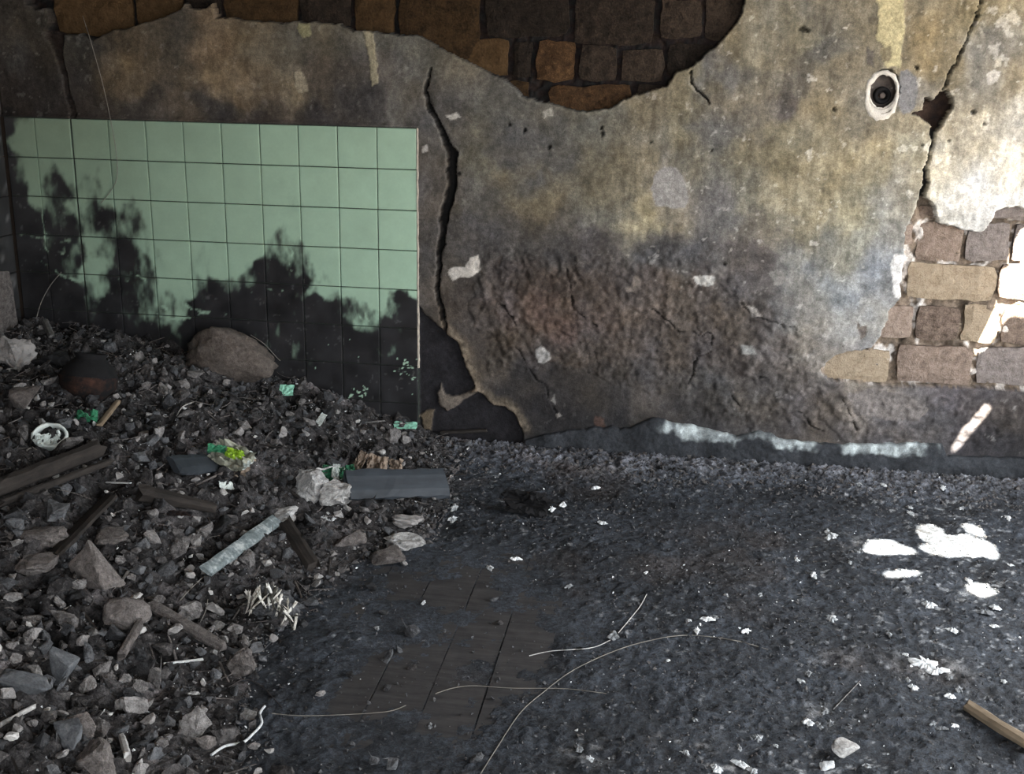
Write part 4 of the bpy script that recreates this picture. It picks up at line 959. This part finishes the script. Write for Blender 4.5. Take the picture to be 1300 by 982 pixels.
# crushed white tin, seen into its open top
p = hit(62, 548, .03); s = scale_at(p); R_ = 22 / s
t = tag(empty('crushed_tin', p, (math.radians(34), .1, .2)), 'crushed white enamel tin with open top', 'tin')
link('tin_wall', ring_mesh('tin_wall', [(R_ * .86, -.04), (R_ * .84, -.006), (R_ * .88, 0), (R_, 0), (R_ * 1.02, -.006), (R_ * .95, -.04)], 26, 1, .85, .03, 5), M['tin'], t).rotation_euler = (math.pi / 2, 0, 0)
link('tin_base', ring_mesh('tin_base', [(.001, -.022), (R_ * .5, -.024), (R_ * .86, -.022)], 20, 1, .88, .03, 6), M['charcoal'], t).rotation_euler = (math.pi / 2, 0, 0)
w = link('tin_fold', crumple('tin_fold', R_ * 1.1, R_ * .8, 7, .3), M['tin'], t); w.location = (-R_ * .2, -R_ * .3, -.016); w.rotation_euler = (.3, .3, .6)
w = link('tin_fold', crumple('tin_fold', R_ * .6, R_ * .6, 9, .3), M['tin'], t); w.location = (R_ * .35, R_ * .1, -.016); w.rotation_euler = (.2, -.5, .2)
settle(t, .3, .02)
TAKEN.append((p[0], p[1], .06))

# clay pot lying on its side
p = hit(104, 496, .02); s = scale_at(p)
pot = tag(empty('clay_pot', p + np.array([0, .05, .02]), (math.radians(-14), 0, math.radians(-10))), 'soot-blackened round clay pot with bare red-brown patch', 'pot')
pr = [(.002, -.07), (.045, -.068), (.075, -.05), (.095, -.015), (.096, .02), (.08, .055), (.055, .075), (.05, .085), (.058, .098), (.052, .098), (.045, .085), (.05, .07), (.07, .05)]
o = link('pot_body', ring_mesh('pot_body', pr[4:], 30, 1, 1, .008, 4), M['black'], pot); o.rotation_euler = (math.pi / 2, 0, 0)
o = link('pot_base', ring_mesh('pot_base', pr[:5], 30, 1, 1, .008, 4), M['clay'], pot); o.rotation_euler = (math.pi / 2, 0, 0)
TAKEN.append((p[0], p[1] + .05, .09))

# packaging, shards and scraps
pk = tag(empty('foil_wrapper', hit(296, 575, .03)), 'crumpled foil food wrapper with lime green print', 'wrapper')
s = scale_at(pk.location)
for nm, mt, dx, dz, w, d, rot, sd in (('foil_sheet', 'paper', 0, 0, 62, 34, (.5, .1, -.5), 1), ('printed_panel', 'lime', .012, .018, 26, 14, (.7, .1, -.25), 2), ('green_corner', 'green', -.055, .025, 24, 12, (.6, .2, .5), 3), ('foil_flap', 'cream', .03, -.03, 26, 40, (.9, .3, -.6), 4), ('foil_flap', 'tin', .05, -.005, 18, 22, (.8, .3, -.8), 5)):
    o = link(nm, crumple(nm, w / s, d / s, sd, .22), M[mt], pk); o.location = (dx, -.01 if nm == 'printed_panel' else 0, dz); o.rotation_euler = rot
settle(pk)
TAKEN.append((pk.location[0], pk.location[1], .07))
pk = tag(empty('torn_carton', hit(430, 600, .02)), 'torn green and white carton behind the blackened board', 'carton')
for nm, mt, dx, dz, w, d, rot, sd in (('carton_side', 'green', -.035, .005, 20, 26, (.9, .3, .5), 11), ('carton_side', 'green', .03, .02, 22, 18, (.8, -.3, .1), 12), ('carton_lining', 'tin', .015, .0, 22, 26, (1., .1, .2), 13), ('carton_lining', 'tin', -.012, .02, 10, 20, (1., .3, .4), 14)):
    o = link(nm, crumple(nm, w / s, d / s, sd, .2), M[mt], pk); o.location = (dx, 0, dz); o.rotation_euler = rot
settle(pk)
TAKEN.append((pk.location[0], pk.location[1], .06))
place_sheet('card_scrap', 'scorched cream card scrap beside the torn green carton', 478, 596, 26, 34, 'cream', 21, (1.0, .2, .2), 'card')
place_sheet('card_scrap', 'brown curled card strip between carton and cream scrap', 455, 593, 12, 32, 'cream', 22, (1.0, .5, .1), 'card')
place_sheet('card_scrap', 'small singed tan card scrap right of the cream scrap', 503, 596, 18, 24, 'cream', 23, (.8, -.2, -.2), 'card')
place_sheet('bottle_scrap', 'melted dark green bottle scrap near the crushed tin', 110, 520, 26, 16, 'green', 24, (.6, 0, .3), 'bottle piece', .35)
place_sheet('leaf_scrap', 'small white and green foil scrap below the lime wrapper', 286, 612, 18, 12, 'tin', 25, (.6, .2, .8), 'foil')
place_sheet('white_petal', 'white oval scrap standing in the heap near the wall', 407, 537, 10, 20, 'tin', 26, (.9, .2, -.5), 'scrap', .1)
place_sheet('tile_shard', 'pale green tile shard on the heap against the wall', 515, 537, 28, 12, 'teal', 27, (.5, 0, .1), 'tile shard', .08)
place_sheet('tile_shard', 'pale green and white tile shard at the foot of the black tiles', 364, 500, 18, 16, 'teal', 28, (.8, 0, .2), 'tile shard', .08)
place_sheet('white_scrap', 'bright white paper scrap lying on the heap near the grey lump', 417, 652, 18, 12, 'white', 29, (.4, .2, -.5), 'paper', .1)
place_sheet('red_scrap', 'dull red burnt scrap under the charred log', 228, 658, 34, 8, 'clay', 30, (.5, 0, .1), 'scrap', .1, .02)
place_sheet('orange_scrap', 'orange-brown rag corner at the bottom of the heap', 36, 980, 24, 14, 'clay', 31, (.4, 0, .1), 'scrap', .2, .02)

# wires and cords
wire('hanging_wire', 'thin wire hanging from the bare bricks over the tiles', [(105, 20), (112, 42), (118, 62), (130, 105), (140, 150), (147, 190), (149, 222), (142, 240), (128, 258)], .0013, 'wire', [-.037, .006, .006, .005, .006, .003, .001, .001, .0], True)
wire('leaning_wire', 'short wire leaning from the heap onto the black tiles', [(78, 345), (62, 365), (50, 390), (42, 425)], .0016, 'wire', [.0, .006, .014, .05], True)
wire('looped_wire', 'thin wire arching from the mud clod along the tiles', [(318, 425), (335, 436), (350, 452), (356, 458)], .0014, 'wire', [.004, .001, .0, .0], True)
wire('floor_wire', 'long pale wire curving across the ash floor', [(608, 985), (630, 950), (660, 905), (690, 878), (725, 852), (770, 830), (815, 815), (870, 806), (930, 812), (975, 824)], .0011, 'wire')
wire('floor_wire', 'low pale wire crossing the bare planks', [(345, 905), (380, 908), (430, 907), (490, 903), (515, 895)], .0010, 'wire')
wire('floor_wire', 'short kinked wire lying over the plank joints', [(553, 880), (575, 873), (602, 870), (650, 873), (720, 874), (770, 880)], .0010, 'wire')
wire('heap_wire', 'thin wire looping off the heap edge to the floor', [(290, 872), (310, 862), (328, 868), (342, 880), (358, 898)], .0013, 'darkwire')
wire('thread', 'burnt string trailing from a white tuft on the floor', [(672, 832), (700, 826), (750, 822), (775, 812)], .0011, 'pale', None, False, 'string')
wire('thread', 'straight burnt string rising from a white tuft on the floor', [(785, 803), (800, 785), (812, 770), (821, 754)], .0013, 'pale', None, False, 'string')
wire('thread', 'faint thread near the flat grey floor stone', [(1058, 900), (1072, 885), (1092, 864)], .0012, 'pale', None, False, 'string')
wire('white_string', 'bent white string lying on the front of the heap', [(268, 958), (285, 947), (308, 942), (320, 932), (332, 918), (330, 905), (336, 896)], .0032, 'white', [.003] * 7, False, 'string')
wire('heap_wire', 'thin wire leading down from the grey slat', [(228, 762), (244, 745), (261, 729)], .0018, 'wire', [.001, .004, .008])
wire('heap_wire', 'curved hairlike wire beside the spiky ash clump', [(254, 790), (261, 775), (264, 760)], .001, 'wire', [.0, .02, .04])
wire('heap_wire', 'bent wire sticking up behind the foil wrapper', [(224, 528), (232, 516), (246, 510)], .002, 'pale', [.0, .02, .03])

# nearest thing one can find, to say which of the many alike pieces is meant
HEAPMARKS = [(hit(px, py), t) for px, py, t in ((279, 460, 'the large mud clod'), (104, 490, 'the blackened clay pot'), (62, 545, 'the crushed white tin'), (296, 575, 'the lime green wrapper'), (430, 600, 'the torn green carton'), (505, 630, 'the blackened board'),
    (388, 640, 'the white-crusted lump'), (305, 695, 'the grey painted slat'), (342, 770, 'the spiky ash clump'), (238, 800, 'the broken lath'), (149, 800, 'the rounded stone'), (76, 860, 'the grey-blue stone'), (116, 980, 'the rough pinkish stone'), (305, 935, 'the bent white string'),
    (36, 690, 'the lumpy brown boulder'), (118, 745, 'the wedge-shaped slab'), (60, 610, 'the long charred beam'), (224, 640, 'the tapered charred log'), (488, 715, 'the ash-crusted brown rock'), (515, 537, 'the green shard by the wall'), (301, 850, 'the pitted mortar lump'), (22, 515, 'the grey plaster block'), (170, 540, 'the pale wooden splinter'))]
FLOORMARKS = [(hit(px, py), t) for px, py, t in ((1215, 690, 'the sunlit patches'), (1073, 955, 'the flat grey stone'), (1260, 920, 'the brown wooden stick'), (780, 806, 'the tuft with strings'), (666, 650, 'the shaggy black clump'), (1180, 845, 'the largest white flake'), (930, 810, 'the long curving wire'), (570, 640, 'the blackened board'), (575, 850, 'the bare plank joints'), (1100, 590, 'the skirting'))]
def near(o, what, cat, group, marks=None):
    p = np.array(o.location); d = [(float(np.sum((p[:2] - m[0][:2]) ** 2)), m[1]) for m in (marks or HEAPMARKS)]
    t = min(d)[1]
    return tag(o, what + ' near ' + t, cat, group + ' near ' + t)

# ------------------------------------------------------------------ white flakes on the floor
FL = [(779,806,24,12),(885,797,10,16),(898,784,20,6),(875,786,8,5),(723,742,10,14),(820,724,8,6),(546,918,8,14),(478,794,10,8),(538,762,8,8),(622,718,12,9),(655,707,16,6),(1055,678,20,14),(1050,672,8,8),(1033,727,12,10),(1012,708,8,12),(922,753,8,5),(1155,642,12,5),(1157,650,12,9),(1092,697,16,12),(1056,783,18,12),(948,798,16,7),(905,782,18,5),(1128,801,10,16),(1210,798,22,5),(1180,766,26,9),(1175,842,42,20),(1190,850,30,12),(1205,858,12,8),(1218,872,14,12),(1205,881,20,6),(1152,860,10,18),(1140,858,8,14),(1160,870,18,6),(1026,852,14,12),(1017,862,10,8),(1048,900,12,12),(1055,915,14,8),(1025,914,22,10),(1040,918,12,8),(962,934,18,10),(939,946,10,8),(985,944,10,6),(1195,922,18,5),(1212,918,14,5),(1185,915,12,6),(1100,968,16,6),(1245,747,30,10),(1250,775,36,8),(1264,770,20,6),(1231,735,12,12),(1283,714,8,8),(1280,655,10,12),(1198,617,12,8),(1090,612,12,5),(1122,614,10,5),(956,975,20,8),(910,972,22,8),(940,968,30,8),(765,662,14,8),(756,618,16,6),(577,642,14,12),(574,657,18,10),(579,632,12,8),(700,645,16,8),(715,640,14,10),(1150,828,10,6),(1262,792,12,7),(1275,862,10,6),(1080,712,8,6),(965,752,8,6),(925,768,6,5),(870,952,16,8),(735,948,18,8),(750,960,14,8),(882,912,8,10),(848,836,8,5),(1222,642,10,6),(1300,690,10,6),(1245,658,6,5)]
rf = random.Random(8)
fprot = [flake_mesh('white_flake', k) for k in range(8)]
for me in fprot: me.materials.append(M['white'])
special = {0: 'branching white tuft with two burnt strings on the floor', 25: 'largest bright white ash flake among a cluster on the floor'}
for k, (px, py, w, h) in enumerate(FL):
    p = hit(px, py, .006); s = scale_at(p)
    o = link('white_flake', fprot[k % 8]); wm = w / s * 1.1
    dm = max(h / s / .42, .010)
    o.location = p + np.array([0, 0, .001]); o.scale = (wm, min(dm, wm * 2.2), min(wm, .05)); o.rotation_euler = (rf.uniform(-.15, .15), rf.uniform(-.15, .15), rf.uniform(-.3, .3))
    settle(o, .25, .002)
    if k in special: tag(o, special[k], 'flake')
    else: near(o, 'small white burnt flake on the ash', 'flake', 'white flakes', FLOORMARKS)

# ------------------------------------------------------------------ loose rubble, lump by lump
from mathutils.bvhtree import BVHTree
rr = np.random.default_rng(77)
BOX = [[], []]; TREES = []
def solid(o):
    V = []; Fs = []; st = [o]
    while st:
        c = st.pop(); st += list(c.children)
        if c.type == 'MESH':
            n = len(V); mw = c.matrix_world; V += [mw @ v.co for v in c.data.vertices]; Fs += [[k + n for k in p.vertices] for p in c.data.polygons]
    return V, Fs
def occupy(V, Fs):
    A = np.array(V); BOX[0].append(A.min(0)); BOX[1].append(A.max(0)); TREES.append(BVHTree.FromPolygons(V, Fs))
bpy.context.view_layer.update()
for o in list(COL.objects):
    if o.parent is None and o.type in ('MESH', 'EMPTY') and not o.get('kind'): occupy(*solid(o))
def free_spot(me, pos, scale, rot, inset=.97):
    """True, and the spot taken, when a piece of this shape meets no other thing there."""
    Mx = Matrix.LocRotScale(Vector(pos), rot, Vector(scale) * inset)
    V = [Mx @ v.co for v in me.vertices]; A = np.array(V); lo, hi = A.min(0), A.max(0)
    if hi[1] > -.006 or lo[0] < XL + .004: return False
    L, Hh = np.array(BOX[0]), np.array(BOX[1])
    near_ = np.nonzero(np.all((lo < Hh) & (hi > L), 1))[0]
    Fs = [list(p.vertices) for p in me.polygons]
    T = BVHTree.FromPolygons(V, Fs)
    c = Vector(((lo + hi) / 2).tolist())
    for k in near_:
        if T.overlap(TREES[k]): return False
        if np.all(((lo + hi) / 2 > L[k]) & ((lo + hi) / 2 < Hh[k])):     # swallowed whole
            q, cnt = c.copy(), 0
            while cnt < 20:
                h = TREES[k].ray_cast(q, Vector((0, 0, 1)))
                if h[0] is None: break
                cnt += 1; q = h[0] + Vector((0, 0, 1e-5))
            if cnt % 2: return False
    BOX[0].append(lo); BOX[1].append(hi); TREES.append(T)
    return True
from mathutils import Euler
def lay(name, protos, n, smin, smax, pw, spill, shape, place):
    out = 0; tries = 0
    while out < n and tries < n * 90:
        tries += 1
        px = rr.uniform(-20, 640); py = rr.uniform(420, 1000)
        p = hit(px, py)
        if float(heap_h(p[0], p[1])) < .008 and rr.random() > spill: continue
        s = smin * (smax / smin) ** (rr.random() ** pw) * (1.25 if px < 330 and py > 640 else 1.0) * (1.0 if tries < n * 30 else .75)
        me = protos[out % len(protos)]
        sc = shape(s); rot = Euler(place(p, s))
        R = np.array(rot.to_matrix()); v = np.array([q.co for q in me.vertices]) * np.array(sc) @ R.T
        g = v[:, 2] + p[2] - surf(v[:, 0] + p[0], v[:, 1] + p[1])
        z = p[2] - float(np.percentile(g, 12)) - .10 * float(np.ptp(v[:, 2]))          # bedded a little, top clear of the ash
        if not free_spot(me, (p[0], p[1], z), sc, rot): continue
        o = link(name, me); o.scale = sc; o.rotation_euler = rot; o.location = (p[0], p[1], z)
        out += 1; yield o
def prototypes(name, mat, k0, n, npts, box=True):
    L = []
    for k in range(n):
        me = rock_mesh(name, k0 + k, npts + k % 7, 1, .10, box); me.materials.append(M[mat]); L.append(me)
    return L
KINDS = [('rubble_chunk', 'rubble', 'jagged grey-brown rubble chunk', 'rubble', 'grey-brown rubble chunks', 295, .018, .058, 1.7, 14),
         ('charcoal_lump', 'charcoal', 'black charcoal lump', 'charcoal', 'black charcoal lumps', 295, .018, .055, 1.6, 13),
         ('ash_fragment', 'pale', 'pale ash-coated fragment', 'fragment', 'pale fragments', 110, .012, .032, 1.5, 12)]
for name, mt, label, cat, group, n, a, b, pw, npts in KINDS:
    protos = prototypes(name, mt, 900 + len(name) * 31, 9, npts)
    for o in lay(name, protos, n, a, b, pw, .04, lambda s: (s * rr.uniform(.8, 1.3), s * rr.uniform(.7, 1.1), s * rr.uniform(.5, .95)), lambda p, s: rr.uniform(-.6, .6, 2).tolist() + [rr.uniform(0, 6.28)]):
        near(o, label, cat, group)
sp = []
for k in range(5):
    me = stick_mesh('wood_splinter', 1.0, .10, .07, 700 + k, 6, .5, .02, .4); me.materials.append(M['char_wood' if k % 3 else 'stone']); sp.append(me)
def along(p, s):                           # lie along the slope under the splinter
    a = rr.uniform(0, 6.28); d = np.array([math.cos(a), math.sin(a)]) * s * .4
    q1, q0 = p[:2] + d, p[:2] - d
    return (rr.uniform(0, 3), -math.atan2(float(surf(*q1) - surf(*q0)), .8 * s), a)
for o in lay('wood_splinter', sp, 70, .045, .14, 1.5, 0.0, lambda s: (s, s * .8, s * .8), along):
    near(o, 'thin charred wood splinter', 'splinter', 'wood splinters')

# crumbs too small to count, joined; none of them inside the things laid above
_V = []; _F = []; bpy.context.view_layer.update()
for o in list(COL.objects):
    if o.parent is None and o.type in ('MESH', 'EMPTY') and not o.get('kind'):
        v, f = solid(o); n = len(_V); _V += v; _F += [[k + n for k in q] for q in f]
THINGS = BVHTree.FromPolygons(_V, _F)
def clear_of_things(p, r):
    if THINGS.find_nearest(Vector(p), r)[0] is not None: return False
    q, cnt = Vector(p), 0
    while cnt < 20:                        # an odd number of surfaces overhead means inside something
        h = THINGS.ray_cast(q, Vector((.01, .02, 1)).normalized(), .5)
        if h[0] is None: break
        cnt += 1; q = h[0] + Vector((0, 0, 1e-5))
    return cnt % 2 == 0
def crumbs(name, label, cat, mat, pts, seed, npts=8):
    rng = np.random.default_rng(seed); base = []
    for k in range(10):
        bm = hull_bm(seed * 7 + k, npts, True); bm.verts.index_update()
        base.append((np.array([v.co for v in bm.verts]), np.array([[v.index for v in f.verts] for f in bm.faces])))
        bm.free()
    V = []; Fc = []; off = 0
    for k, (p, s) in enumerate([q for q in pts if clear_of_things(q[0], q[1] * .5)]):
        v, f = base[k % 10]; a, b2 = rng.uniform(0, 6.28), rng.uniform(-1, 1)
        Rz = np.array([[math.cos(a), -math.sin(a), 0], [math.sin(a), math.cos(a), 0], [0, 0, 1]])
        Rx = np.array([[1, 0, 0], [0, math.cos(b2), -math.sin(b2)], [0, math.sin(b2), math.cos(b2)]])
        v = (v * s * rng.uniform(.6, 1.2, 3)) @ Rx.T @ Rz.T + p
        v[:, 0] = np.maximum(v[:, 0], XL + .001); v[:, 1] = np.minimum(v[:, 1], -.004)
        V.append(v); Fc.append(f + off); off += len(v)
    o = link(name, mesh_arr(name, np.vstack(V), np.vstack(Fc)), M[mat])
    return tag(o, label, cat, None, 'stuff')
def heap_pts(n, a, b, seed):
    rng = np.random.default_rng(seed); x = rng.uniform(XL + .02, .62, n * 3); y = rng.uniform(-2.75, -.02, n * 3)
    h = heap_h(x, y); k = (h > .004); x, y, h = x[k][:n], y[k][:n], h[k][:n]
    s = a * (b / a) ** (rng.random(len(x)) ** 1.8)
    e = sstep(.0, .08, h)
    z = surf(x, y)
    return [(np.array([X_, Y_, Z_ + S_ * .15]), S_) for X_, Y_, Z_, S_ in zip(x, y, z, s)]
def floor_pts(n, a, b, seed, ylim=None, power=1.8):
    rng = np.random.default_rng(seed); x = rng.uniform(-.3, 2.7, n); y = rng.uniform(-2.4, -.02, n) if ylim is None else rng.uniform(ylim[0], ylim[1], n)
    s = a * (b / a) ** (rng.random(n) ** power)
    keep = (polydist(x, y, BARE) < rng.normal(-.02, .12, n)) | (rng.random(n) < .15)
    return [(np.array([X_, Y_, B_ + S_ * .2]), S_) for X_, Y_, S_, K_, B_ in zip(x, y, s, keep, surf(x, y)) if K_]
crumbs('rubble_crumbs', 'grey-brown rubble crumbs strewn through the heap', 'crumbs', 'rubble', heap_pts(6500, .006, .024, 5), 5)
crumbs('charcoal_crumbs', 'black charcoal crumbs strewn through the heap', 'crumbs', 'charcoal', heap_pts(6500, .006, .026, 6), 6)
crumbs('pale_crumbs', 'pale ash crumbs strewn through the heap', 'crumbs', 'pale', heap_pts(2600, .004, .015, 7), 7)
crumbs('charcoal_grit', 'black charcoal grit scattered over the floor', 'grit', 'charcoal', floor_pts(15000, .0025, .011, 8), 8)
crumbs('rubble_grit', 'brown rubble grit swept along the foot of the wall', 'grit', 'rubble', floor_pts(2600, .004, .016, 9, (-.34, -.01)) + floor_pts(4500, .0025, .009, 10), 9)
crumbs('white_specks', 'tiny white ash specks dotted over the floor', 'specks', 'white', floor_pts(800, .002, .008, 11, None, 3.0), 10)
crumbs('white_ash_flecks', 'tiny white ash flecks sprinkled over the heap', 'flecks', 'white', heap_pts(1500, .002, .008, 13), 13)
# strands of burnt straw and fibre
V = []; Fc = []; off = 0
rs = np.random.default_rng(44)
for (p, s) in heap_pts(1300, .03, .09, 12):
    a = rs.uniform(0, 6.28); el = rs.uniform(-.1, .5); d = np.array([math.cos(a) * math.cos(el), math.sin(a) * math.cos(el), math.sin(el)])
    if not all(clear_of_things(p + d * s * (k / 6 - .2) + np.array([0, 0, .006]), .006 + .1 * s) for k in range(7)): continue
    q = np.array([-d[1], d[0], 0]); q /= np.linalg.norm(q); r = rs.uniform(.0006, .0014); n_ = np.cross(d, q); bend = rs.uniform(-.25, .25) * s
    for k in range(4):
        c_ = p + d * s * (k / 3 - .2) + q * bend * math.sin(k / 3 * math.pi) + np.array([0, 0, .006])
        V += [c_ + q * r, c_ - q * r * .5 + n_ * r, c_ - q * r * .5 - n_ * r]
    for k in range(3):
        for j in range(3): Fc.append((off + k * 3 + j, off + k * 3 + (j + 1) % 3, off + k * 3 + 3 + (j + 1) % 3, off + k * 3 + 3 + j))
    off += 12
V = np.array(V); V[:, 0] = np.maximum(V[:, 0], XL + .001); V[:, 1] = np.minimum(V[:, 1], -.005)
tag(link('straw_fibres', mesh_arr('straw_fibres', V, Fc), M['stone']), 'burnt straw and fibre strands tangled in the heap', 'straw', None, 'stuff')
